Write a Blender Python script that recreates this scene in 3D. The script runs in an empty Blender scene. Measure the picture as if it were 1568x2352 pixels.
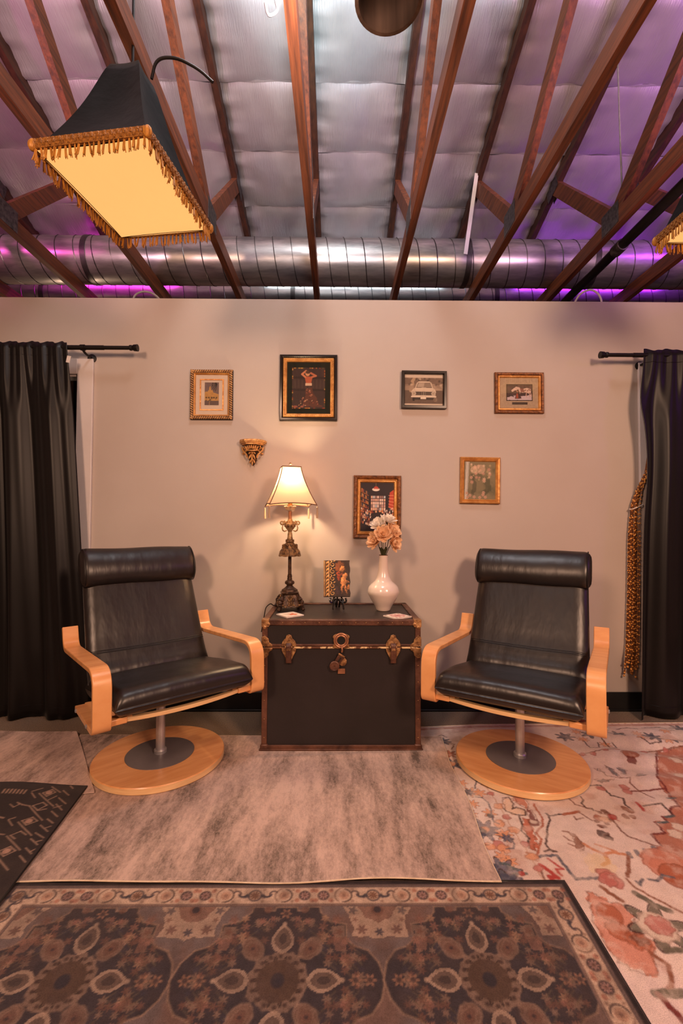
import bpy, bmesh, math, random
import numpy as np
from mathutils import Vector, Matrix, Euler
random.seed(7)
PI = math.pi
scene = bpy.context.scene
COL = scene.collection

# ------------------------------------------------------------------ camera
# wide 16 mm lens on a 24x36 frame held upright, 1.118 m above the floor
WALL_Y = 2.775
cam_data = bpy.data.cameras.new('camera')
cam_data.sensor_fit = 'VERTICAL'
cam_data.sensor_height = 36.0
cam_data.sensor_width = 24.0
cam_data.lens = 36.0 * 1045.0 / 2352.0
cam_data.clip_start = 0.02
cam = bpy.data.objects.new('camera', cam_data)
COL.objects.link(cam)
_p, _r, _y = math.radians(1.6), math.radians(0.2), math.radians(0.5)
_f = Vector((math.sin(_y) * math.cos(_p), math.cos(_y) * math.cos(_p), math.sin(_p)))
_rt = Vector((math.cos(_y), -math.sin(_y), 0.0))
_up = _rt.cross(_f)
_rt2 = _rt * math.cos(_r) + _up * math.sin(_r)
_up2 = _up * math.cos(_r) - _rt * math.sin(_r)
cam.matrix_world = Matrix(((_rt2.x, _up2.x, -_f.x, 0.0), (_rt2.y, _up2.y, -_f.y, 0.0),
                           (_rt2.z, _up2.z, -_f.z, 1.118), (0, 0, 0, 1)))
scene.camera = cam

# ------------------------------------------------------------------ view, world and lights
vs = scene.view_settings
vs.view_transform = 'Standard'
vs.look = 'None'
vs.exposure = 0.0
vs.gamma = 1.0
vs.use_curve_mapping = False
scene.cycles.max_bounces = 6
scene.cycles.diffuse_bounces = 3
scene.cycles.glossy_bounces = 3
scene.cycles.transmission_bounces = 4

world = bpy.data.worlds.new('world')
scene.world = world
world.use_nodes = True
_bg = world.node_tree.nodes['Background']
_bg.inputs[0].default_value = (0.9, 0.6, 0.55, 1)
_bg.inputs[1].default_value = 0.05


def lamp(kind, name, loc, energy, color, size=0.1, aim=None, spot=None, size_y=None):
    d = bpy.data.lights.new(name, kind)
    d.energy = energy
    d.color = color
    if kind == 'AREA':
        d.size = size
        if size_y:
            d.shape = 'RECTANGLE'
            d.size_y = size_y
    else:
        d.shadow_soft_size = size
    if kind == 'SPOT':
        d.spot_size = math.radians(spot or 70)
        d.spot_blend = 0.6
    o = bpy.data.objects.new(name, d)
    COL.objects.link(o)
    o.location = loc
    if aim is not None:
        o.rotation_euler = (Vector(aim) - Vector(loc)).to_track_quat('-Z', 'Y').to_euler()
    return o


WARM = (1.0, 0.60, 0.40)
# bright work lamp hung high under the roof, above the trusses
lamp('POINT', 'roof_lamp', (-0.13, 1.35, 4.0), 92, (1.0, 0.94, 0.96), 0.26)
# warm fill added behind the camera, standing for unseen hanging lamps
lamp('AREA', 'room_lamp_a', (-1.4, -0.9, 2.30), 62, WARM, 0.45, aim=(-0.6, 2.4, 0.4), size_y=0.55)
lamp('AREA', 'room_lamp_b', (1.5, -0.7, 2.30), 78, WARM, 0.45, aim=(0.7, 2.4, 0.4), size_y=0.55)
# foil roof spots: pale, rose and mauve added to brighten it, then coloured washes
lamp('SPOT', 'pale_uplight', (0.0, 1.15, 2.62), 135, (1.0, 0.84, 0.86), 0.12, aim=(0.0, 2.45, 4.15), spot=98)
lamp('SPOT', 'teal_wash', (0.0, 0.9, 2.7), 170, (0.30, 0.95, 1.0), 0.12, aim=(0.05, 1.9, 4.2), spot=62)
lamp('SPOT', 'rose_uplight', (-1.9, 1.0, 2.62), 95, (1.0, 0.55, 0.68), 0.12, aim=(-1.9, 2.45, 4.15), spot=98)
lamp('SPOT', 'mauve_uplight', (1.9, 1.0, 2.62), 105, (0.95, 0.5, 0.9), 0.12, aim=(1.9, 2.45, 4.15), spot=98)
lamp('SPOT', 'violet_wash', (3.5, 1.5, 3.5), 100, (0.55, 0.06, 1.0), 0.10, aim=(2.0, 3.2, 3.85), spot=80)
lamp('SPOT', 'magenta_wash', (-3.5, 1.4, 3.5), 75, (1.0, 0.10, 0.55), 0.10, aim=(-2.0, 3.2, 3.85), spot=80)
lamp('POINT', 'violet_glow', (3.9, 0.6, 2.5), 16, (0.5, 0.08, 1.0), 0.15)
# unseen fill added so the passage beyond the left door is not black
lamp('POINT', 'passage_lamp', (-2.6, 4.4, 2.2), 14, (1.0, 0.66, 0.45), 0.1)
# coloured lights hidden behind the large duct, added for highlights on the small one
lamp('AREA', 'magenta_strip', (-1.95, 3.86, 3.40), 5.5, (1.0, 0.02, 0.75), 0.9, aim=(-1.95, 4.1, 3.12), size_y=0.04)
lamp('AREA', 'violet_strip', (2.3, 3.86, 3.40), 6.5, (0.42, 0.02, 1.0), 1.3, aim=(2.3, 4.1, 3.12), size_y=0.04)
lamp('AREA', 'cyan_strip', (0.15, 3.86, 3.40), 3.2, (0.75, 0.92, 1.0), 1.6, aim=(0.15, 4.1, 3.12), size_y=0.04)


# ------------------------------------------------------------------ helpers: tags, meshes
def tag(o, label=None, cat=None, group=None, kind=None):
    if label:
        o['label'] = label
    if cat:
        o['category'] = cat
    if group:
        o['group'] = group
    if kind:
        o['kind'] = kind
    return o


def empty(name, loc=(0, 0, 0), rz=0.0, parent=None):
    o = bpy.data.objects.new(name, None)
    o.empty_display_size = 0.05
    COL.objects.link(o)
    o.location = loc
    o.rotation_euler = (0, 0, rz)
    if parent:
        o.parent = parent
    return o


def thing(name, label, cat, loc=(0, 0, 0), rz=0.0, group=None):
    return tag(empty(name, loc, rz), label, cat, group)


class MB:
    """collects faces; build() links them as one mesh object"""
    def __init__(s):
        s.v, s.f, s.m = [], [], []
        s.cm = 0

    def add(s, vs, fs):
        b = len(s.v)
        s.v += [tuple(p) for p in vs]
        for f in fs:
            s.f.append([i + b for i in f])
            s.m.append(s.cm)
        return s

    def box(s, c, d, R=None):
        hx, hy, hz = d[0] / 2, d[1] / 2, d[2] / 2
        P = [Vector((x, y, z)) for z in (-hz, hz) for y in (-hy, hy) for x in (-hx, hx)]
        if R is not None:
            P = [R @ p for p in P]
        P = [p + Vector(c) for p in P]
        return s.add(P, [(0, 2, 3, 1), (4, 5, 7, 6), (0, 1, 5, 4), (2, 6, 7, 3), (0, 4, 6, 2), (1, 3, 7, 5)])

    def tube(s, path, r, n=8, caps=True, closed=False, flat=None):
        path = [Vector(p) for p in path]
        N = len(path)
        rs = r if isinstance(r, (list, tuple)) else [r] * N
        up = None
        V = []
        for i, p in enumerate(path):
            a = path[(i - 1) % N] if (closed or i > 0) else p
            b = path[(i + 1) % N] if (closed or i < N - 1) else p
            t = (b - a).normalized()
            if up is None:
                up = Vector((0, 0, 1)) if abs(t.z) < 0.9 else Vector((1, 0, 0))
            sx = t.cross(up).normalized()
            up = sx.cross(t).normalized()
            for k in range(n):
                a2 = 2 * PI * k / n
                V.append(p + sx * math.cos(a2) * rs[i] + up * math.sin(a2) * rs[i] * (flat or 1))
        F = []
        M = N if closed else N - 1
        for i in range(M):
            for k in range(n):
                j = (i + 1) % N
                F.append((i * n + k, i * n + (k + 1) % n, j * n + (k + 1) % n, j * n + k))
        if caps and not closed:
            F.append(tuple(range(n - 1, -1, -1)))
            F.append(tuple(range((N - 1) * n, N * n)))
        return s.add(V, F)

    def lathe(s, prof, n=24, c=(0, 0, 0), caps=True, sq=None):
        """prof: (radius, z); sq: optional superellipse power for squarish section"""
        V = []
        for r, z in prof:
            for k in range(n):
                a = 2 * PI * k / n
                ca, sa = math.cos(a), math.sin(a)
                q = 1.0
                if sq:
                    q = 1.0 / (abs(ca) ** sq + abs(sa) ** sq) ** (1.0 / sq)
                V.append((c[0] + r * q * ca, c[1] + r * q * sa, c[2] + z))
        F = []
        for i in range(len(prof) - 1):
            for k in range(n):
                F.append((i * n + k, i * n + (k + 1) % n, (i + 1) * n + (k + 1) % n, (i + 1) * n + k))
        if caps:
            F.append(tuple(range(n - 1, -1, -1)))
            F.append(tuple(range((len(prof) - 1) * n, len(prof) * n)))
        return s.add(V, F)

    def ball(s, c, r, n=8, m=6, R=None):
        if not isinstance(r, (tuple, list)):
            r = (r, r, r)
        V, F = [], []
        for i in range(1, m):
            th = PI * i / m
            for k in range(n):
                a = 2 * PI * k / n
                V.append(Vector((r[0] * math.sin(th) * math.cos(a), r[1] * math.sin(th) * math.sin(a), r[2] * math.cos(th))))
        V += [Vector((0, 0, r[2])), Vector((0, 0, -r[2]))]
        t, b = len(V) - 2, len(V) - 1
        for i in range(m - 2):
            for k in range(n):
                F.append((i * n + k, (i + 1) * n + k, (i + 1) * n + (k + 1) % n, i * n + (k + 1) % n))
        for k in range(n):
            F.append((t, k, (k + 1) % n))
            F.append((b, (m - 2) * n + (k + 1) % n, (m - 2) * n + k))
        if R is not None:
            V = [R @ p for p in V]
        return s.add([p + Vector(c) for p in V], F)

    def prism(s, poly, a, b, plane='xz'):
        """poly extruded between a and b along the axis normal to plane"""
        n = len(poly)
        mk = {'xz': lambda p, t: (p[0], t, p[1]), 'xy': lambda p, t: (p[0], p[1], t), 'yz': lambda p, t: (t, p[0], p[1])}[plane]
        V = [mk(p, a) for p in poly] + [mk(p, b) for p in poly]
        F = [tuple(range(n)), tuple(range(2 * n - 1, n - 1, -1))]
        for i in range(n):
            j = (i + 1) % n
            F.append((i, i + n, j + n, j))
        return s.add(V, F)

    def ribbon(s, path, width, thick, x0=0.0):
        """flat strip: path in the yz plane, width along x"""
        P = [Vector((0, p[0], p[1])) for p in path]
        N = len(P)
        V = []
        for i in range(N):
            t = (P[min(i + 1, N - 1)] - P[max(i - 1, 0)]).normalized()
            nr = Vector((0, -t.z, t.y))
            for dx, dn in ((-1, -1), (1, -1), (1, 1), (-1, 1)):
                q = P[i] + nr * dn * thick / 2
                V.append((x0 + dx * width / 2, q.y, q.z))
        F = [(3, 2, 1, 0), tuple((N - 1) * 4 + k for k in range(4))]
        for i in range(N - 1):
            for k in range(4):
                F.append((i * 4 + k, i * 4 + (k + 1) % 4, (i + 1) * 4 + (k + 1) % 4, (i + 1) * 4 + k))
        return s.add(V, F)

    def ring(s, prof, w, h):
        """mitred rectangular moulding, prof: (inset from outer edge, depth towards viewer)"""
        V = []
        for d, y in prof:
            a, b = w / 2 - d, h / 2 - d
            V += [(-a, -y, -b), (a, -y, -b), (a, -y, b), (-a, -y, b)]
        F = []
        for i in range(len(prof) - 1):
            for k in range(4):
                F.append((i * 4 + k, i * 4 + (k + 1) % 4, (i + 1) * 4 + (k + 1) % 4, (i + 1) * 4 + k))
        return s.add(V, F)

    def grid(s, fn, nu, nv):
        V = [fn(i / nu, j / nv) for j in range(nv + 1) for i in range(nu + 1)]
        F = [(j * (nu + 1) + i, j * (nu + 1) + i + 1, (j + 1) * (nu + 1) + i + 1, (j + 1) * (nu + 1) + i)
             for j in range(nv) for i in range(nu)]
        return s.add(V, F)

    def mesh(s, name, mats, smooth=35):
        me = bpy.data.meshes.new(name)
        me.from_pydata(s.v, [], s.f)
        mats = mats if isinstance(mats, (list, tuple)) else [mats]
        for m in mats:
            me.materials.append(m)
        if len(mats) > 1:
            me.polygons.foreach_set('material_index', s.m)
        bm = bmesh.new()
        bm.from_mesh(me)
        bmesh.ops.recalc_face_normals(bm, faces=bm.faces)
        bm.to_mesh(me)
        bm.free()
        if smooth:
            me.polygons.foreach_set('use_smooth', [True] * len(me.polygons))
            if smooth < 180:
                me.set_sharp_from_angle(angle=math.radians(smooth))
        me.update()
        return me

    def build(s, name, mats, parent=None, loc=(0, 0, 0), rot=(0, 0, 0), smooth=35, bevel=0.0):
        o = bpy.data.objects.new(name, s.mesh(name, mats, smooth))
        COL.objects.link(o)
        o.location = loc
        o.rotation_euler = rot
        if parent:
            o.parent = parent
        if bevel:
            md = o.modifiers.new('bevel', 'BEVEL')
            md.width = bevel
            md.segments = 2
            md.limit_method = 'ANGLE'
            md.angle_limit = math.radians(40)
        return o


def inst(name, me, parent, loc=(0, 0, 0), rot=(0, 0, 0), scale=None):
    o = bpy.data.objects.new(name, me)
    COL.objects.link(o)
    o.parent = parent
    o.location = loc
    o.rotation_euler = rot
    if scale:
        o.scale = scale
    return o


def fillet(pts, rad, n=6):
    """round the corners of an open polyline (2D or 3D); rad scalar or list"""
    P = [Vector(p) if len(p) == 3 else Vector((p[0], p[1], 0)) for p in pts]
    out = [P[0]]
    for i in range(1, len(P) - 1):
        r = rad[i - 1] if isinstance(rad, (list, tuple)) else rad
        a = (P[i - 1] - P[i])
        b = (P[i + 1] - P[i])
        d = min(r, a.length * 0.48, b.length * 0.48)
        p0, p1 = P[i] + a.normalized() * d, P[i] + b.normalized() * d
        for k in range(n + 1):
            t = k / n
            out.append(p0 * (1 - t) ** 2 + P[i] * 2 * t * (1 - t) + p1 * t * t)
    out.append(P[-1])
    return out if len(pts[0]) == 3 else [(p.x, p.y) for p in out]


# ------------------------------------------------------------------ materials
def lin(c):
    return tuple(((x / 255.0) / 12.92 if x / 255.0 <= 0.04045 else ((x / 255.0 + 0.055) / 1.055) ** 2.4) for x in c)


def mat(name, rgb, rough=0.6, metal=0.0, var=None, var_scale=6.0, var_stretch=(1, 1, 1), bump=0.0, bump_scale=60.0,
        bump_stretch=(1, 1, 1), sheen=0.0, spec=None, emit=None, emit_s=0.0, coat=0.0, detail=4.0, var_lo=0.35, var_hi=0.65, rough_var=0.0):
    m = bpy.data.materials.new(name)
    m.use_nodes = True
    nt = m.node_tree
    b = nt.nodes['Principled BSDF']
    b.inputs['Base Color'].default_value = (*lin(rgb), 1)
    b.inputs['Roughness'].default_value = rough
    b.inputs['Metallic'].default_value = metal
    if spec is not None:
        b.inputs['Specular IOR Level'].default_value = spec
    if sheen:
        b.inputs['Sheen Weight'].default_value = sheen
    if coat:
        b.inputs['Coat Weight'].default_value = coat
        b.inputs['Coat Roughness'].default_value = 0.2
    if emit:
        b.inputs['Emission Color'].default_value = (*lin(emit), 1)
        b.inputs['Emission Strength'].default_value = emit_s
    tc = None

    def coords(st):
        nonlocal tc
        if tc is None:
            tc = nt.nodes.new('ShaderNodeTexCoord')
        mp = nt.nodes.new('ShaderNodeMapping')
        mp.inputs['Scale'].default_value = st
        nt.links.new(tc.outputs['Object'], mp.inputs[0])
        return mp
    if var is not None:
        mp = coords(var_stretch)
        nz = nt.nodes.new('ShaderNodeTexNoise')
        nz.inputs['Scale'].default_value = var_scale
        nz.inputs['Detail'].default_value = detail
        nz.inputs['Roughness'].default_value = 0.6
        nt.links.new(mp.outputs[0], nz.inputs['Vector'])
        rp = nt.nodes.new('ShaderNodeValToRGB')
        rp.color_ramp.elements[0].position = var_lo
        rp.color_ramp.elements[1].position = var_hi
        rp.color_ramp.elements[0].color = (*lin(rgb), 1)
        rp.color_ramp.elements[1].color = (*lin(var), 1)
        nt.links.new(nz.outputs[0], rp.inputs[0])
        nt.links.new(rp.outputs[0], b.inputs['Base Color'])
        if rough_var:
            mr = nt.nodes.new('ShaderNodeMapRange')
            mr.inputs[3].default_value = max(0.02, rough - rough_var)
            mr.inputs[4].default_value = min(1, rough + rough_var)
            nt.links.new(nz.outputs[0], mr.inputs[0])
            nt.links.new(mr.outputs[0], b.inputs['Roughness'])
    if bump:
        mp = coords(bump_stretch)
        nz = nt.nodes.new('ShaderNodeTexNoise')
        nz.inputs['Scale'].default_value = bump_scale
        nz.inputs['Detail'].default_value = 3
        nt.links.new(mp.outputs[0], nz.inputs['Vector'])
        bp = nt.nodes.new('ShaderNodeBump')
        bp.inputs['Strength'].default_value = bump
        bp.inputs['Distance'].default_value = 0.01
        nt.links.new(nz.outputs[0], bp.inputs['Height'])
        nt.links.new(bp.outputs[0], b.inputs['Normal'])
    return m


def attr_mat(name, rough=0.9, weave=0.0, weave_scale=250, sheen=0.0, spec=0.3):
    """flat print / woven pattern: colour stored on the mesh, weave relief from nodes"""
    m = bpy.data.materials.new(name)
    m.use_nodes = True
    nt = m.node_tree
    b = nt.nodes['Principled BSDF']
    b.inputs['Roughness'].default_value = rough
    b.inputs['Specular IOR Level'].default_value = spec
    if sheen:
        b.inputs['Sheen Weight'].default_value = sheen
    at = nt.nodes.new('ShaderNodeAttribute')
    at.attribute_name = 'pattern'
    nt.links.new(at.outputs['Color'], b.inputs['Base Color'])
    if weave:
        tc = nt.nodes.new('ShaderNodeTexCoord')
        nz = nt.nodes.new('ShaderNodeTexNoise')
        nz.inputs['Scale'].default_value = weave_scale
        nz.inputs['Detail'].default_value = 2
        nt.links.new(tc.outputs['Object'], nz.inputs['Vector'])
        mx = nt.nodes.new('ShaderNodeMix')
        mx.data_type = 'RGBA'
        mx.blend_type = 'MULTIPLY'
        mx.inputs[0].default_value = weave
        nt.links.new(at.outputs['Color'], mx.inputs[6])
        rp = nt.nodes.new('ShaderNodeValToRGB')
        rp.color_ramp.elements[0].position = 0.3
        rp.color_ramp.elements[1].position = 0.6
        rp.color_ramp.elements[0].color = (0.45, 0.42, 0.4, 1)
        nt.links.new(nz.outputs[0], rp.inputs[0])
        nt.links.new(rp.outputs[0], mx.inputs[7])
        nt.links.new(mx.outputs[2], b.inputs['Base Color'])
        bp = nt.nodes.new('ShaderNodeBump')
        bp.inputs['Strength'].default_value = 0.3
        bp.inputs['Distance'].default_value = 0.003
        nt.links.new(nz.outputs[0], bp.inputs['Height'])
        nt.links.new(bp.outputs[0], b.inputs['Normal'])
    return m


def glass_mat(name, tint=(255, 255, 255), refl=0.08, rough=0.03):
    m = bpy.data.materials.new(name)
    m.use_nodes = True
    nt = m.node_tree
    for n in list(nt.nodes):
        if n.type == 'BSDF_PRINCIPLED':
            nt.nodes.remove(n)
    out = [n for n in nt.nodes if n.type == 'OUTPUT_MATERIAL'][0]
    t = nt.nodes.new('ShaderNodeBsdfTransparent')
    t.inputs[0].default_value = (*lin(tint), 1)
    g = nt.nodes.new('ShaderNodeBsdfGlossy')
    g.inputs['Roughness'].default_value = rough
    fr = nt.nodes.new('ShaderNodeFresnel')
    fr.inputs[0].default_value = 1.45
    mx = nt.nodes.new('ShaderNodeMixShader')
    nt.links.new(fr.outputs[0], mx.inputs[0])
    nt.links.new(t.outputs[0], mx.inputs[1])
    nt.links.new(g.outputs[0], mx.inputs[2])
    nt.links.new(mx.outputs[0], out.inputs[0])
    return m


def translucent_mat(name, rgb, trans=0.6):
    m = bpy.data.materials.new(name)
    m.use_nodes = True
    nt = m.node_tree
    b = nt.nodes['Principled BSDF']
    out = [n for n in nt.nodes if n.type == 'OUTPUT_MATERIAL'][0]
    b.inputs['Base Color'].default_value = (*lin(rgb), 1)
    b.inputs['Roughness'].default_value = 0.7
    t = nt.nodes.new('ShaderNodeBsdfTranslucent')
    t.inputs[0].default_value = (*lin(rgb), 1)
    mx = nt.nodes.new('ShaderNodeMixShader')
    mx.inputs[0].default_value = trans
    nt.links.new(b.outputs[0], mx.inputs[1])
    nt.links.new(t.outputs[0], mx.inputs[2])
    nt.links.new(mx.outputs[0], out.inputs[0])
    return m


M = {}
M['wall'] = mat('wall_paint', (191, 177, 166), 0.55, var=(185, 170, 159), var_scale=1.5, bump=0.03, bump_scale=180)
M['wall_dark'] = mat('far_wall_paint', (186, 168, 154), 0.8, var=(178, 160, 146), var_scale=1.0)
M['carpet'] = mat('brown_carpet', (146, 116, 84), 0.95, var=(100, 78, 54), var_scale=160, bump=0.9, bump_scale=300, sheen=0.2)
M['rubber'] = mat('black_rubber', (30, 28, 28), 0.45, var=(24, 22, 22), var_scale=8)
M['white_paint'] = mat('white_gloss_paint', (222, 212, 208), 0.35, var=(212, 202, 198), var_scale=4)
M['bronze_frame'] = mat('bronze_door_frame', (58, 44, 36), 0.4, 0.4, var=(48, 36, 30), var_scale=10)
M['glass'] = glass_mat('clear_glass')
M['door_glass'] = glass_mat('dim_door_glass', (170, 150, 135))
M['foil'] = mat('insulation_foil', (206, 202, 204), 0.40, 0.45, var=(190, 186, 190), var_scale=2.2, bump=0.35, bump_scale=26, bump_stretch=(6, 0.5, 1), rough_var=0.08)
M['deck'] = mat('roof_deck_board', (60, 42, 30), 0.9, var=(44, 30, 22), var_scale=8)
M['lumber'] = mat('truss_lumber', (128, 68, 34), 0.62, var=(78, 40, 20), var_scale=3.5, var_stretch=(14, 0.8, 14), bump=0.15, bump_scale=30, bump_stretch=(6, 0.5, 6), detail=6)
M['lumber_dark'] = mat('rafter_lumber', (84, 48, 28), 0.7, var=(52, 29, 17), var_scale=3.5, var_stretch=(14, 0.8, 14), bump=0.15, bump_scale=30, detail=6)
M['gusset'] = mat('galvanised_gusset', (120, 112, 108), 0.45, 0.8, var=(70, 66, 66), var_scale=40)
M['duct'] = mat('galvanised_duct', (206, 202, 200), 0.36, 0.82, var=(148, 146, 146), var_scale=5, var_stretch=(0.6, 3, 3), rough_var=0.1, bump=0.04, bump_scale=14)
M['duct_seam'] = mat('duct_seam_metal', (110, 106, 104), 0.4, 0.9, var=(88, 86, 86), var_scale=20)
M['black_iron'] = mat('black_iron', (26, 22, 21), 0.45, 0.5, var=(34, 29, 27), var_scale=20)
M['curtain'] = mat('black_satin', (18, 13, 12), 0.42, var=(14, 10, 9), var_scale=4, sheen=0.03, bump=0.05, bump_scale=400, spec=0.35)
M['black_cloth'] = mat('black_shade_cloth', (9, 9, 11), 0.6, var=(14, 13, 15), var_scale=10, sheen=0.03, bump=0.35, bump_scale=14, spec=0.12)
M['glow_cloth'] = mat('lit_lining', (230, 170, 100), 0.8, var=(224, 160, 92), var_scale=4, emit=(255, 190, 112), emit_s=0.95)
M['gold_braid'] = mat('gold_braid', (176, 116, 40), 0.55, 0.15, var=(120, 74, 22), var_scale=160, bump=0.8, bump_scale=220)
M['gold_thread'] = mat('gold_thread', (214, 150, 62), 0.5, 0.1, var=(150, 96, 34), var_scale=220, var_stretch=(1, 1, 0.1))
M['leather'] = mat('black_leather', (34, 27, 25), 0.36, var=(27, 21, 20), var_scale=10, bump=0.42, bump_scale=7, bump_stretch=(2.0, 1, 0.7), spec=0.6, rough_var=0.06)
M['leather_seam'] = mat('leather_seam', (18, 14, 13), 0.5, var=(24, 19, 18), var_scale=30)
M['beech'] = mat('beech_veneer', (238, 176, 116), 0.34, var=(222, 152, 94), var_scale=4, var_stretch=(1.2, 9, 1.2), detail=6, coat=0.25)
M['beech_pale'] = mat('beech_edge', (244, 206, 152), 0.4, var=(232, 186, 132), var_scale=12, var_stretch=(1, 1, 12))
M['chrome'] = mat('brushed_steel', (214, 212, 214), 0.38, 0.7, var=(198, 196, 198), var_scale=20)
M['grey_paint'] = mat('grey_enamel', (118, 112, 115), 0.4, 0.2, var=(110, 104, 107), var_scale=8)
M['trunk'] = mat('trunk_black_fibre', (44, 37, 37), 0.42, var=(35, 29, 28), var_scale=3, bump=0.06, bump_scale=120, rough_var=0.1)
M['binding'] = mat('brown_binding', (116, 76, 58), 0.45, 0.2, var=(70, 42, 32), var_scale=14, bump=0.3, bump_scale=60, detail=6)
M['brass'] = mat('worn_brass', (196, 148, 98), 0.42, 0.5, var=(112, 76, 50), var_scale=45, bump=0.4, bump_scale=80)
M['brass_flake'] = mat('flaking_seam_strip', (232, 200, 150), 0.5, 0.2, var=(104, 66, 44), var_scale=26, var_stretch=(1, 1, 0.6), var_lo=0.46, var_hi=0.52)
M['copper'] = mat('copper_tag', (176, 122, 90), 0.4, 0.4, var=(148, 100, 72), var_scale=30)
M['hole'] = mat('dark_hole', (14, 11, 10), 0.8, var=(20, 16, 14), var_scale=20)
M['antique'] = mat('antique_gold_resin', (150, 112, 70), 0.42, 0.35, var=(58, 38, 26), var_scale=55, bump=0.5, bump_scale=70)
M['antique_dark'] = mat('antique_bronze_resin', (92, 64, 44), 0.4, 0.35, var=(40, 27, 20), var_scale=45, bump=0.5, bump_scale=60)
M['antique_pale'] = mat('antique_cream_gold', (190, 160, 118), 0.45, 0.25, var=(120, 88, 54), var_scale=60, bump=0.5, bump_scale=70)
M['shade_silk'] = translucent_mat('beige_silk', (222, 186, 152), 0.2)
M['shade_trim'] = mat('shade_piping', (112, 70, 44), 0.8, var=(94, 58, 36), var_scale=60)
M['crystal'] = mat('crystal', (240, 226, 206), 0.08, spec=0.8, var=(226, 206, 180), var_scale=30)
M['bulb'] = mat('glowing_bulb', (255, 240, 220), 0.5, var=(255, 238, 214), var_scale=5, emit=(255, 222, 176), emit_s=460)
M['silver_tassel'] = mat('silver_tassel', (206, 176, 146), 0.5, 0.1, var=(160, 128, 100), var_scale=160, var_stretch=(1, 1, 0.1))
M['ceramic'] = mat('white_ceramic', (232, 214, 202), 0.18, var=(226, 207, 194), var_scale=4, coat=0.3)
M['petal_peach'] = translucent_mat('peach_petal', (250, 208, 164), 0.25)
M['petal_cream'] = translucent_mat('cream_petal', (250, 238, 222), 0.25)
M['flower_heart'] = mat('flower_heart', (104, 66, 28), 0.8, var=(150, 100, 40), var_scale=120)
M['leaf'] = mat('dark_leaf', (62, 62, 36), 0.55, var=(46, 50, 28), var_scale=25)
M['stone_plaque'] = mat('resin_plaque', (62, 42, 32), 0.55, var=(44, 30, 24), var_scale=20, bump=0.2, bump_scale=60)
M['gold_leaf'] = mat('gilded_relief', (226, 176, 112), 0.4, 0.25, var=(176, 120, 66), var_scale=60, bump=0.3, bump_scale=80)
M['black_lacquer'] = mat('black_lacquer', (16, 12, 11), 0.2, var=(22, 17, 15), var_scale=10, coat=0.4)
M['frame_gold'] = mat('gilt_frame', (224, 164, 92), 0.36, 0.3, var=(184, 124, 62), var_scale=24, bump=0.2, bump_scale=60)
M['frame_brown'] = mat('brown_gilt_frame', (150, 94, 50), 0.42, 0.25, var=(88, 52, 30), var_scale=50, bump=0.5, bump_scale=70)
M['frame_rope'] = mat('rope_gilt_frame', (206, 160, 104), 0.42, 0.25, var=(150, 104, 62), var_scale=40, bump=0.3, bump_scale=60)
M['frame_black'] = mat('black_frame', (28, 20, 18), 0.25, var=(36, 26, 22), var_scale=12)
M['frame_recess'] = mat('dark_frame_groove', (58, 36, 22), 0.55, 0.2, var=(40, 25, 16), var_scale=40)
M['mat_white'] = mat('white_mat_board', (232, 218, 206), 0.85, var=(226, 211, 198), var_scale=8)
M['mat_green'] = mat('dark_green_mat', (32, 38, 28), 0.8, var=(26, 31, 23), var_scale=10)
M['mat_linen'] = mat('linen_mat', (190, 170, 150), 0.85, var=(178, 157, 137), var_scale=90)
M['print'] = attr_mat('picture_print', 0.5, spec=0.35)
M['rug_print'] = attr_mat('patterned_pile', 0.95, weave=0.55, weave_scale=420, sheen=0.15, spec=0.15)
M['bead'] = mat('amber_bead', (240, 172, 90), 0.2, 0.05, var=(206, 132, 58), var_scale=60)
M['bead_dark'] = mat('brown_bead', (136, 80, 40), 0.35, var=(96, 54, 26), var_scale=60)
M['white_plastic'] = mat('white_plastic', (226, 216, 208), 0.4, var=(218, 208, 200), var_scale=10)
M['can_metal'] = mat('bronze_can', (92, 66, 48), 0.3, 0.9, var=(50, 34, 24), var_scale=12, var_stretch=(1, 1, 0.05))
M['grey_cable'] = mat('grey_cable', (150, 142, 140), 0.5, var=(130, 124, 122), var_scale=30)


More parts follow.
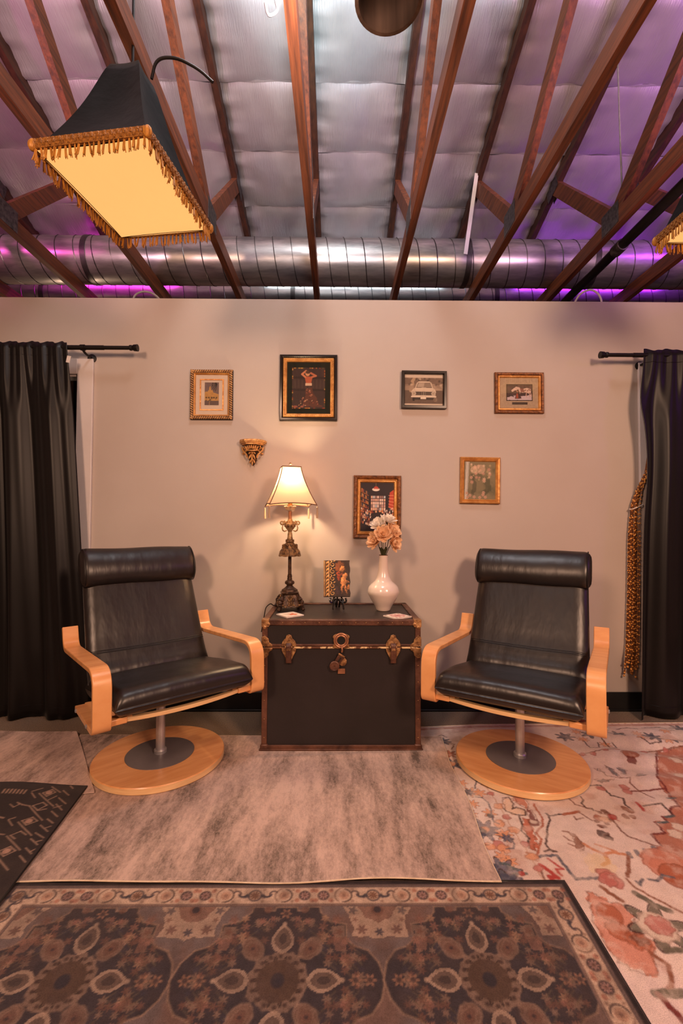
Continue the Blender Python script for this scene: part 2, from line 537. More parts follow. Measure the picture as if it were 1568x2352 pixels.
def rug_mat(name, light, dark, ang, seed):
    """distressed pale rug: streaks along one direction plus blotches"""
    m = bpy.data.materials.new(name)
    m.use_nodes = True
    nt = m.node_tree
    b = nt.nodes['Principled BSDF']
    b.inputs['Roughness'].default_value = 0.92
    b.inputs['Specular IOR Level'].default_value = 0.2
    b.inputs['Sheen Weight'].default_value = 0.15
    tc = nt.nodes.new('ShaderNodeTexCoord')

    def noise(scale, st, detail, off):
        mp = nt.nodes.new('ShaderNodeMapping')
        mp.inputs['Rotation'].default_value = (0, 0, ang)
        mp.inputs['Scale'].default_value = st
        mp.inputs['Location'].default_value = (off, off * 0.7, 0)
        nt.links.new(tc.outputs['Object'], mp.inputs[0])
        n = nt.nodes.new('ShaderNodeTexNoise')
        n.inputs['Scale'].default_value = scale
        n.inputs['Detail'].default_value = detail
        n.inputs['Roughness'].default_value = 0.72
        nt.links.new(mp.outputs[0], n.inputs['Vector'])
        return n
    streak = noise(8, (2.0, 0.45, 1), 10, seed)
    patch = noise(3.2, (1.5, 0.55, 1), 12, seed + 3.1)
    scratch = noise(50, (1.5, 0.75, 1), 8, seed + 8.3)
    d = noise(150, (1.4, 0.8, 1), 4, seed + 5.7)
    acc = None
    for n_, wt in ((streak, 0.30), (patch, 0.50), (scratch, 0.20), (d, 0.12)):
        mu = nt.nodes.new('ShaderNodeMath')
        mu.operation = 'MULTIPLY_ADD'
        nt.links.new(n_.outputs[0], mu.inputs[0])
        mu.inputs[1].default_value = wt
        mu.inputs[2].default_value = 0.0
        if acc is not None:
            nt.links.new(acc.outputs[0], mu.inputs[2])
        acc = mu
    a2 = acc
    rp = nt.nodes.new('ShaderNodeValToRGB')
    e = rp.color_ramp.elements
    e[0].position = 0.49
    e[0].color = (*lin(light), 1)
    e[1].position = 0.665
    e[1].color = (*lin(dark), 1)
    mid = e.new(0.575)
    mid.color = (*lin(tuple(0.68 * l + 0.32 * k for l, k in zip(light, dark))), 1)
    nt.links.new(a2.outputs[0], rp.inputs[0])
    nt.links.new(rp.outputs[0], b.inputs['Base Color'])
    bp = nt.nodes.new('ShaderNodeBump')
    bp.inputs['Strength'].default_value = 0.25
    bp.inputs['Distance'].default_value = 0.004
    nt.links.new(d.outputs[0], bp.inputs['Height'])
    nt.links.new(bp.outputs[0], b.inputs['Normal'])
    return m


M['rug_beige'] = rug_mat('distressed_beige_pile', (208, 178, 164), (92, 77, 68), math.radians(8), 1.0)
M['rug_beige2'] = rug_mat('distressed_sand_pile', (214, 184, 170), (116, 96, 86), math.radians(-52), 9.0)
M['rug_hem'] = mat('rug_hem', (226, 204, 176), 0.9, var=(210, 186, 158), var_scale=60)


# ------------------------------------------------------------------ painted patterns on a fine mesh grid
def vnoise(X, Y, seed=0):
    rs = np.random.RandomState(seed)
    T = rs.rand(64, 64)
    xi, yi = np.floor(X).astype(int), np.floor(Y).astype(int)
    fx, fy = X - xi, Y - yi
    fx, fy = fx * fx * (3 - 2 * fx), fy * fy * (3 - 2 * fy)
    g = lambda a, b: T[a % 64, b % 64]
    return (g(xi, yi) * (1 - fx) + g(xi + 1, yi) * fx) * (1 - fy) + (g(xi, yi + 1) * (1 - fx) + g(xi + 1, yi + 1) * fx) * fy


def fbm(X, Y, seed=0, oct=4):
    v, a, t = 0, 0.5, 0
    for k in range(oct):
        v = v + a * vnoise(X * 2 ** k, Y * 2 ** k, seed + k)
        t += a
        a *= 0.55
    return v / t


class Canvas:
    def __init__(s, x0, y0, x1, y1, res, base):
        s.nx, s.ny = max(2, int(round((x1 - x0) / res)) + 1), max(2, int(round((y1 - y0) / res)) + 1)
        s.x0, s.y0, s.x1, s.y1 = x0, y0, x1, y1
        s.res = res
        xs, ys = np.linspace(x0, x1, s.nx), np.linspace(y0, y1, s.ny)
        s.X, s.Y = np.meshgrid(xs, ys)
        s.C = np.zeros((s.ny, s.nx, 3))
        s.C[:] = lin(base)

    def win(s, xa, ya, xb, yb):
        i0 = max(0, int((xa - s.x0) / (s.x1 - s.x0) * (s.nx - 1)) - 1)
        i1 = min(s.nx, int((xb - s.x0) / (s.x1 - s.x0) * (s.nx - 1)) + 3)
        j0 = max(0, int((ya - s.y0) / (s.y1 - s.y0) * (s.ny - 1)) - 1)
        j1 = min(s.ny, int((yb - s.y0) / (s.y1 - s.y0) * (s.ny - 1)) + 3)
        return (slice(j0, j1), slice(i0, i1)) if i1 > i0 and j1 > j0 else None

    def mix(s, w, a, rgb):
        c = np.array(lin(rgb))
        s.C[w] = s.C[w] * (1 - a[..., None]) + c * a[..., None]

    def soft(s, d, k=1.0):
        return np.clip(0.5 - d / (s.res * k), 0, 1)

    def stroke(s, pts, wd, rgb, a=1.0, taper=False):
        for (xa, ya), (xb, yb) in zip(pts[:-1], pts[1:]):
            w = s.win(min(xa, xb) - wd, min(ya, yb) - wd, max(xa, xb) + wd, max(ya, yb) + wd)
            if w is None:
                continue
            X, Y = s.X[w], s.Y[w]
            dx, dy = xb - xa, yb - ya
            t = np.clip(((X - xa) * dx + (Y - ya) * dy) / (dx * dx + dy * dy + 1e-12), 0, 1)
            d = np.hypot(X - xa - t * dx, Y - ya - t * dy)
            s.mix(w, s.soft(d - wd / 2, 1.3) * a, rgb)

    def fill(s, poly, rgb, a=1.0, nz=0.0, seed=0):
        P = np.array(poly)
        w = s.win(P[:, 0].min(), P[:, 1].min(), P[:, 0].max(), P[:, 1].max())
        if w is None:
            return
        X, Y = s.X[w], s.Y[w]
        if nz:
            X = X + (vnoise(X * 60, Y * 60, seed) - 0.5) * nz
            Y = Y + (vnoise(X * 60 + 9, Y * 60, seed + 1) - 0.5) * nz
        ins = np.zeros(X.shape, bool)
        n = len(P)
        for i in range(n):
            (xa, ya), (xb, yb) = P[i], P[(i + 1) % n]
            if ya == yb:
                continue
            c = ((Y < ya) != (Y < yb)) & (X < (xb - xa) * (Y - ya) / (yb - ya) + xa)
            ins ^= c
        s.mix(w, ins * a, rgb)

    def disc(s, c, r, rgb, a=1.0, ry=None, rot=0.0, ring=None, nz=0.0):
        ry = ry or r
        R = max(r, ry) * 1.15 + (ring or 0)
        w = s.win(c[0] - R, c[1] - R, c[0] + R, c[1] + R)
        if w is None:
            return
        X, Y = s.X[w] - c[0], s.Y[w] - c[1]
        u, v = X * math.cos(rot) + Y * math.sin(rot), -X * math.sin(rot) + Y * math.cos(rot)
        d = (np.hypot(u / r, v / ry) - 1) * min(r, ry)
        if nz:
            d = d + (vnoise(s.X[w] * 90, s.Y[w] * 90, 5) - 0.5) * nz
        if ring:
            d = np.abs(d) - ring / 2
        s.mix(w, s.soft(d, 1.3) * a, rgb)

    def star(s, c, r, rgb, n=7, a=1.0, outline=None, ph=0.3):
        w = s.win(c[0] - r, c[1] - r, c[0] + r, c[1] + r)
        if w is None:
            return
        X, Y = s.X[w] - c[0], s.Y[w] - c[1]
        th = np.arctan2(Y, X)
        q = r * (0.72 + 0.26 * np.cos(n * th + ph))
        d = np.hypot(X, Y) - q
        if outline is not None:
            s.mix(w, s.soft(np.abs(d) - r * 0.06, 1.3) * a, outline)
            s.mix(w, s.soft(d + r * 0.06, 1.3) * a, rgb)
        else:
            s.mix(w, s.soft(d, 1.3) * a, rgb)

    def mottle(s, rgb, scale, a, seed=0, lo=0.5, hi=0.75, sx=1.0, sy=1.0):
        n = fbm((s.X - s.x0) * scale * sx + 3, (s.Y - s.y0) * scale * sy + 5, seed)
        t = np.clip((n - lo) / (hi - lo), 0, 1) * a
        c = np.array(lin(rgb))
        s.C = s.C * (1 - t[..., None]) + c * t[..., None]

    def vary(s, scale, amp, seed=0):
        n = fbm((s.X - s.x0) * scale + 1, (s.Y - s.y0) * scale + 2, seed, 3)
        s.C *= (1 + (n - 0.5)[..., None] * 2 * amp)

    def mesh(s, name, mats, place):
        """place(X, Y) -> (P arrays); a closed rim is added by the caller's place"""
        n = s.nx * s.ny
        px, py, pz = place(s.X, s.Y)
        co = np.stack([px, py, pz], -1).reshape(-1, 3)
        idx = np.arange(n).reshape(s.ny, s.nx)
        q = np.stack([idx[:-1, :-1], idx[:-1, 1:], idx[1:, 1:], idx[1:, :-1]], -1).reshape(-1, 4)
        me = bpy.data.meshes.new(name)
        me.vertices.add(n)
        me.vertices.foreach_set('co', co.ravel())
        me.loops.add(q.size)
        me.loops.foreach_set('vertex_index', q.ravel().astype(np.int32))
        me.polygons.add(len(q))
        me.polygons.foreach_set('loop_start', (np.arange(len(q)) * 4).astype(np.int32))
        at = me.attributes.new('pattern', 'FLOAT_COLOR', 'POINT')
        cc = np.ones((n, 4))
        cc[:, :3] = np.clip(s.C, 0, 1).reshape(-1, 3)
        at.data.foreach_set('color', cc.ravel().astype(np.float32))
        me.update(calc_edges=True)
        me.validate()
        me.polygons.foreach_set('use_smooth', [True] * len(me.polygons))
        me.materials.append(mats)
        return me


def link_mesh(name, me, parent=None, loc=(0, 0, 0), rot=(0, 0, 0)):
    o = bpy.data.objects.new(name, me)
    COL.objects.link(o)
    o.location = loc
    o.rotation_euler = rot
    if parent:
        o.parent = parent
    return o

# ------------------------------------------------------------------ room shell
RX, RY0, RY1 = 4.6, -5.0, 6.0
def struct(o, label=None):
    o['kind'] = 'structure'
    if label:
        o['label'] = label
        o['category'] = o.name.split('_')[0].split('.')[0]
    return o


struct(MB().box((0, 0.5, -0.05), (2 * RX, RY1 - RY0, 0.1)).build('floor', M['carpet']), 'dark brown carpet floor around the rugs')
wl = MB()
LX0, LX1, RXA, RXB, DZ = -2.5, -1.586, 1.944, 2.86, 2.03
WT = 2.508
for x0, x1, z0, z1 in ((-RX, LX0, 0, WT), (LX0, LX1, DZ, WT), (LX1, RXA, 0, WT), (RXA, RXB, DZ, WT), (RXB, RX, 0, WT)):
    wl.box(((x0 + x1) / 2, WALL_Y + 0.06, (z0 + z1) / 2), (x1 - x0, 0.12, z1 - z0))
struct(wl.build('wall_front', M['wall'], smooth=0), 'beige painted partition wall hung with framed pictures')
struct(MB().box((-RX - 0.05, 0.5, 1.6), (0.1, RY1 - RY0, 3.4)).build('wall_left', M['wall_dark']), 'left side wall outside the picture')
struct(MB().box((RX + 0.05, 0.5, 1.6), (0.1, RY1 - RY0, 3.4)).build('wall_right', M['wall_dark']), 'right side wall outside the picture')
struct(MB().box((0, RY0 - 0.05, 1.9), (2 * RX, 0.1, 4.0)).build('wall_back', M['wall_dark']), 'wall behind the viewer')
struct(MB().box((0, RY1 + 0.05, 1.5), (2 * RX, 0.1, 3.2)).build('wall_far', M['wall_dark']), 'dim outer wall beyond the partition and ducts')
bb = empty('baseboard_front', (0, WALL_Y, 0))
struct(bb, 'black rubber baseboard along the beige wall')
for x0, x1 in ((-1.49, 1.849), (2.955, RX)):
    MB().box(((x0 + x1) / 2, -0.006, 0.058), (x1 - x0, 0.012, 0.106)).build('cove_strip', M['rubber'], bb, bevel=0.003)
    MB().box(((x0 + x1) / 2, -0.012, 0.006), (x1 - x0, 0.024, 0.012)).build('cove_toe', M['rubber'], bb, bevel=0.004)


def doorway(n, x0, x1, label):
    d = empty('door_%d' % n, ((x0 + x1) / 2, WALL_Y, 0))
    struct(d, label)
    w = x1 - x0
    for s in (-1, 1):
        MB().box((s * (w / 2 + 0.047), -0.009, 1.062), (0.096, 0.018, 2.124)).build('casing', M['white_paint'], d, bevel=0.003)
        MB().box((s * (w / 2 - 0.006), 0.06, 1.01), (0.012, 0.122, 2.02)).build('jamb', M['white_paint'], d)
    MB().box((0, -0.009, 2.077), (w, 0.018, 0.094)).build('head_casing', M['white_paint'], d, bevel=0.003)
    MB().box((0, 0.06, 2.024), (w, 0.122, 0.012)).build('head_jamb', M['white_paint'], d)
    f = MB().ring([(0, 0), (0, 0.045), (0.075, 0.045), (0.075, 0)], w - 0.026, 2.0).build('door_frame', M['bronze_frame'], d, loc=(0, 0.1, 1.01), smooth=0)
    MB().box((0, -0.02, 0), (w - 0.17, 0.006, 1.85)).build('glass_pane', M['door_glass'], f)
    MB().box((0, -0.025, -0.1), (w - 0.17, 0.03, 0.06)).build('push_bar', M['bronze_frame'], f, bevel=0.004)


doorway(1, LX0, LX1, 'white cased glass door behind the left black curtain')
doorway(2, RXA, RXB, 'white cased glass door behind the right black curtain')

# ------------------------------------------------------------------ roof: foil panels, trusses
SL = 0.289
ANG = math.atan(SL)
roof_z = lambda y: 3.628 + SL * (3.804 - y)     # centre line of the top chords, falling away from the camera
SP, X0 = 0.613, -0.17
ceil = empty('ceiling', (0, 0, 0))
struct(ceil, 'silver insulation foil ceiling sagging between the rafters')
PW, PL = SP - 0.03, 0.405 / math.cos(ANG)


def foil_mesh(seed):
    rs = random.Random(seed)
    ph = [rs.uniform(0, 6) for _ in range(8)]

    def fn(u, v):
        x, y = (u - 0.5) * PW, (v - 0.5) * PL
        bul = (math.sin(PI * v) ** 0.55) * (1 - abs(2 * u - 1) ** 5) ** 0.7
        z = -0.028 * bul
        e = abs(2 * u - 1) ** 3
        z += 0.010 * e * math.sin(14 * v + ph[0] + 3 * u) + 0.006 * e * math.sin(31 * v + ph[1])
        z += 0.0025 * math.sin(23 * u + ph[2]) * math.sin(7 * v + ph[3]) + 0.003 * math.sin(9 * u + ph[4] + 2 * v)
        z += 0.006 * math.sin(5 * v + ph[5]) * math.sin(6 * u + ph[6])
        return (x, y, z)
    return MB().grid(fn, 26, 16).mesh('foil_panel', M['foil'], smooth=180)


foils = [foil_mesh(s) for s in range(6)]
for row in range(-7, 8):
    yc = 2.83 + 0.405 * row + 0.2025
    for k in range(-6, 6):
        xc = X0 + SP * (k + 0.5)
        me = foils[(row * 5 + k * 3) % 6]
        inst('foil_panel', me, ceil, (xc, yc, roof_z(yc) + 0.035), (-ANG, 0, 0), (1 if (row + k) % 2 else -1, 1, 1))
        if yc > 1.2:
            ys = yc - 0.2025
            if row == -4 or k == -6:
                pass
# seam tapes across the whole width, roof boards above, and the far slope behind the camera
for row in range(-6, 9):
    ys = 2.83 + 0.405 * row
    MB().box((0, ys, roof_z(ys) + 0.036), (2 * RX, 0.012, 0.003), Euler((-ANG, 0, 0)).to_matrix()).build('seam_tape', M['foil'], ceil)
MB().box((0, 3.0, roof_z(3.0) + 0.10), (2 * RX, 6.3 / math.cos(ANG), 0.02), Euler((-ANG, 0, 0)).to_matrix()).build('roof_deck', M['deck'], ceil)
MB().box((0, -2.55, roof_z(0) - 2.55 * SL + 0.10), (2 * RX, 5.2 / math.cos(ANG), 0.02), Euler((ANG, 0, 0)).to_matrix()).build('foil_sheet', M['foil'], ceil)

TL = {-5: 'timber roof truss past the left edge of the view',
      -4: 'leftmost timber roof truss, only a corner of it in view',
      -3: 'timber roof truss second from left, left of the fringed hanging lamp',
      -2: 'timber roof truss behind the left side of the lit fringed hanging lamp',
      -1: 'timber roof truss that the lit fringed hanging lamp hangs under',
      0: 'timber roof truss straight above the large black-framed picture',
      1: 'timber roof truss above the flower vase, beside the round metal can',
      2: 'wide timber roof truss rising from above the car picture to the top right',
      3: 'timber roof truss with the black pipe running beside it',
      4: 'timber roof truss right of the black pipe, above the right curtain',
      5: 'timber roof truss past the right edge of the view'}
CW, CH = 0.042, 0.092
ZB = 2.9
P1 = (2.70, ZB + 0.046)


def beam(a, b, w, h, x=0.0):
    """rectangular member between (y,z) points, x width w, depth h"""
    va, vb = Vector((x, a[0], a[1])), Vector((x, b[0], b[1]))
    d = vb - va
    L = d.length
    R = Matrix.Rotation(math.atan2(d.z, d.y), 3, 'X')
    return MB().box((va + vb) / 2, (w, L, h), R)


_truss = {}
parts = [('bottom_chord', beam((-4.9, ZB + CH / 2), (5.95, ZB + CH / 2), CW, CH), 'lumber'),
         ('top_chord', beam((5.95, roof_z(5.95)), (-0.02, roof_z(-0.02)), CW, CH), 'lumber_dark'),
         ('top_chord', beam((0.02, roof_z(0.02)), (-4.9, roof_z(0) - 4.9 * SL), CW, CH), 'lumber_dark'),
         ('web', beam((P1[0] + 0.04, P1[1] + 0.07), (3.41, roof_z(3.41) - 0.03), CW - 0.004, CH), 'lumber'),
         ('web', beam((P1[0] - 0.05, P1[1] + 0.05), (0.85, roof_z(0.85) - 0.03), CW - 0.004, CH), 'lumber'),
         ('web', beam((-2.6, P1[1] + 0.05), (-0.85, roof_z(0.85) - 0.03), CW - 0.004, CH), 'lumber'),
         ('web', beam((0.75, roof_z(0.75) - 0.05), (-0.1, ZB + 0.1), CW - 0.004, CH), 'lumber')]
tmesh = [(n, b.mesh(n, M[m], 30)) for n, b, m in parts]
gus = []
for yy, zz, w, h, rot in ((P1[0], P1[1] + 0.03, 0.17, 0.13, 0), (3.43, roof_z(3.43) - 0.02, 0.16, 0.11, -ANG), (0.85, roof_z(0.85) - 0.02, 0.16, 0.11, -ANG)):
    g = MB()
    for sx in (-1, 1):
        g.box((sx * (CW / 2 + 0.001), yy, zz), (0.002, w, h), Matrix.Rotation(rot, 3, 'X'))
    gus.append(g.mesh('gusset_plate', M['gusset'], 0))
for k in range(-5, 6):
    t = thing('roof_truss', TL[k], 'truss', (X0 + SP * k, 0, 0), group='timber roof trusses')
    for n, me in tmesh:
        inst(n, me, t)
    for me in gus:
        inst('gusset_plate', me, t)

# ------------------------------------------------------------------ ducts
def duct(name, label, yc, zc, r, pitch, bands):
    d = thing(name, label, 'duct', (0, yc, zc), group='spiral ducts above the wall')
    b = MB()
    n = 40
    V = []
    xs = [-RX + 2 * RX * i / 60 for i in range(61)]
    b.tube([(x, 0, 0) for x in xs], r, n)
    b.build('duct_body', M['duct'], d, smooth=60)
    s = MB()
    turns = int(2 * RX / pitch)
    pts = []
    for i in range(turns * 20 + 1):
        a = 2 * PI * i / 20
        pts.append((-RX + pitch * i / 20, math.cos(a) * (r + 0.001), math.sin(a) * (r + 0.001)))
    s.tube(pts, 0.0038, 5)
    s.build('spiral_seam', M['duct_seam'], d, smooth=60)
    for x in bands:
        MB().tube([(x - 0.02, 0, 0), (x + 0.02, 0, 0)], r + 0.005, n).build('band', M['duct_seam'], d, smooth=40)
    return d


d1 = duct('spiral_duct', 'large galvanised spiral duct running in front above the wall', 3.50, ZB + CH + 0.172, 0.170, 0.135, (-1.9, 0.98, 1.95))
d2 = duct('spiral_duct', 'smaller galvanised spiral duct behind the large one, just above the wall', 4.10, ZB + CH + 0.162, 0.160, 0.118, (-2.6, -0.4, 1.4))
hs = MB()
hs.box((0.985, -0.188, 0.27), (0.028, 0.003, 0.62), Matrix.Rotation(math.radians(8), 3, 'Y'))
hs.build('hanger_strap', M['white_plastic'], d1)

# black pipe along a truss, cables, hook, round can
pp = thing('black_pipe', 'black iron pipe with a coupling running along the right truss', 'pipe', (1.765, 0, 2.865))
MB().tube([(0, -1.0, 0), (0, 5.9, 0)], 0.03, 16).build('pipe_run', M['black_iron'], pp)
MB().tube([(0, 2.76, 0), (0, 2.84, 0)], 0.037, 16).build('coupling', M['gusset'], pp)
MB().tube([(0, 1.55, 0), (0, 1.63, 0)], 0.037, 16).build('coupling', M['gusset'], pp)
w = MB().tube([(0, 0, 1.32), (0.002, 0, 0.9), (0.012, 0, 0.3), (0.02, 0, 0)], 0.005, 6)
tag(w.build('hanging_wire', M['grey_cable'], None, (1.645, 2.6, 2.95)), 'thin grey wire hanging from the purple-lit foil at right', 'wire')
for nm, lb, x, sc in (('cable_loop', 'pale cable loop rising over the wall top beside the black pipe', 1.48, 1), ('cable_loop', 'grey cable bent over the wall top left of centre', -1.30, -1)):
    pts = [Vector((-0.10, 0.10, -0.25)), Vector((-0.10, 0.06, -0.03)), Vector((-0.05, 0.03, 0.07)), Vector((0.02, 0.02, 0.09)), Vector((0.07, 0.02, 0.05)), Vector((0.09, 0.03, -0.01)), Vector((0.095, 0.125, -0.06)), Vector((0.095, 0.125, -0.4))]
    pts[6] = Vector((0.095, 0.13, -0.02))
    P = fillet([(p.x * sc, p.y + 0.02, p.z * (1 if sc > 0 else 0.6)) for p in pts], 0.08)
    tag(MB().tube(P, 0.006, 8).build(nm, M['grey_cable'] if sc < 0 else M['white_plastic'], None, (x + 0.1, WALL_Y + 0.0, WT + 0.012)), lb, 'cable')
can = thing('metal_can_light', 'round bronze metal can hanging at the top of the view', 'lamp', (0.15, 1.345, 2.72))
MB().lathe([(0.099, 0), (0.099, 0.28), (0.094, 0.28), (0.094, 0.01)], 40, caps=False).build('can_shell', M['can_metal'], can)
MB().lathe([(0.1035, 0), (0.1035, 0.012), (0.092, 0.012), (0.092, 0), (0.1035, 0)], 40, caps=False).build('rim', M['can_metal'], can)
MB().lathe([(0.094, 0.2), (0.0, 0.22)], 40, caps=False).build('reflector', M['can_metal'], can)
MB().tube([(0, 0, 0.28), (0, 0, 1.6)], 0.012, 10).build('stem', M['black_iron'], can)
hk = MB().tube(fillet([(0, 0, 0.30), (0, 0, 0.06), (0.015, 0, 0.0), (-0.02, 0, -0.02), (-0.03, 0, 0.03)], 0.03), 0.005, 8)
tag(hk.build('ceiling_hook', M['chrome'], None, (-0.222, 1.50, 2.86)), 'small metal hook beside the centre truss at the top', 'hook')


# ------------------------------------------------------------------ hanging fringed lamps
def pendant(label, loc, rz, W, L, H, lean=(0, 0)):
    t = thing('fringed_hanging_lamp', label, 'lamp', loc, rz, 'fringed hanging lamps')
    tw, tl = 0.055, 0.05
    # black fabric hood: concave pyramid
    n = 14
    prof = []
    for i in range(n + 1):
        v = i / n
        s = (1 - v) ** 0.86
        prof.append((tw + (W / 2 - tw) * s - 0.018 * math.sin(PI * v), tl + (L / 2 - tl) * s - 0.02 * math.sin(PI * v), v * H))
    m = MB()
    q = 9
    ring = []
    for (a, b, z) in prof:
        v = z / H
        lx, ly = lean[0] * v, lean[1] * v
        r = []
        for side in range(4):
            for k in range(q):
                u = k / q
                x, y = [(-a + 2 * a * u, -b), (a, -b + 2 * b * u), (a - 2 * a * u, b), (-a, b - 2 * b * u)][side]
                bow = -0.022 * math.sin(PI * u) * (0.25 + math.sin(PI * v))
                nx, ny = [(0, -1), (1, 0), (0, 1), (-1, 0)][side]
                r.append((x + nx * bow + lx, y + ny * bow + ly, z))
        ring.append(r)
    V = [p for r in ring for p in r]
    N = 4 * q
    F = [(i * N + k, i * N + (k + 1) % N, (i + 1) * N + (k + 1) % N, (i + 1) * N + k) for i in range(n) for k in range(N)]
    m.add(V, F)
    hood = m.build('hood', M['black_cloth'], t, smooth=50)
    sd = hood.modifiers.new('solid', 'SOLIDIFY')
    sd.thickness = 0.004
    MB().box((lean[0], lean[1], H + 0.004), (2 * tw * 0.55, 2 * tl * 0.6, 0.022)).build('collar', M['white_plastic'], t, bevel=0.004)
    # lit lining across the mouth, sagging a little
    MB().grid(lambda u, v: ((u - 0.5) * (W - 0.003), (v - 0.5) * (L - 0.003), 0.0 - 0.008 * math.sin(PI * u) * math.sin(PI * v)), 14, 14).build('lit_lining', M['glow_cloth'], t, smooth=180)
    for sx, sy, ln, ax in ((0, -1, W, 0), (0, 1, W, 0), (-1, 0, L, 1), (1, 0, L, 1)):
        R = Matrix.Rotation(PI / 2 * ax, 3, 'Z')
        c = (sx * (W / 2 + 0.003), sy * (L / 2 + 0.003), 0.012)
        b = MB().box(c, (ln + 0.016, 0.009, 0.032), R)
        for k in range(int(ln / 0.011)):
            p = Vector((-ln / 2 + 0.0055 + k * 0.011, 0, 0.0))
            o = R @ p
            b.ball((c[0] + o.x + sx * 0.004, c[1] + o.y + sy * 0.004, c[2] + 0.002 + 0.005 * (-1) ** k), (0.006, 0.006, 0.010), 6, 4)
        b.build('braid', M['gold_braid'], t, bevel=0)
    for s1 in (-1, 1):
        for s2 in (-1, 1):
            MB().ball((s1 * (W / 2 + 0.004), s2 * (L / 2 + 0.004), 0.010), (0.014, 0.014, 0.02), 8, 6).build('corner_knot', M['gold_thread'], t)
    tm = []
    for s in range(3):
        rs = random.Random(s)
        f = MB()
        for k in range(6):
            dx, dy = rs.uniform(-0.003, 0.003), rs.uniform(-0.002, 0.002)
            ex, ey = dx * 2 + rs.uniform(-0.003, 0.003), dy * 2
            ln = rs.uniform(0.036, 0.044)
            f.tube([(dx, dy, 0), (dx * 1.1, dy, -ln * 0.5), (ex, ey, -ln)], [0.0016, 0.0019, 0.0014], 5)
        tm.append(f.mesh('tassel', M['gold_thread'], 60))
    i = 0
    for sx, sy, ln, ax in ((0, -1, W, 0), (0, 1, W, 0), (-1, 0, L, 1), (1, 0, L, 1)):
        cnt = int(ln / 0.0165)
        for k in range(cnt):
            u = -ln / 2 + ln * (k + 0.5) / cnt
            p = (u, sy * (L / 2 + 0.003), -0.003) if ax == 0 else (sx * (W / 2 + 0.003), u, -0.003)
            inst('tassel', tm[i % 3], t, p, (random.uniform(-.15, .15), random.uniform(-.15, .15), random.uniform(0, 6)))
            i += 1
    P = fillet([(lean[0], lean[1], H), (lean[0], lean[1], H + 0.2), (lean[0] - 0.01, lean[1], H + 1.2)], 0.05)
    MB().tube(P, 0.005, 8).build('cord', M['black_iron'], t)
    return t


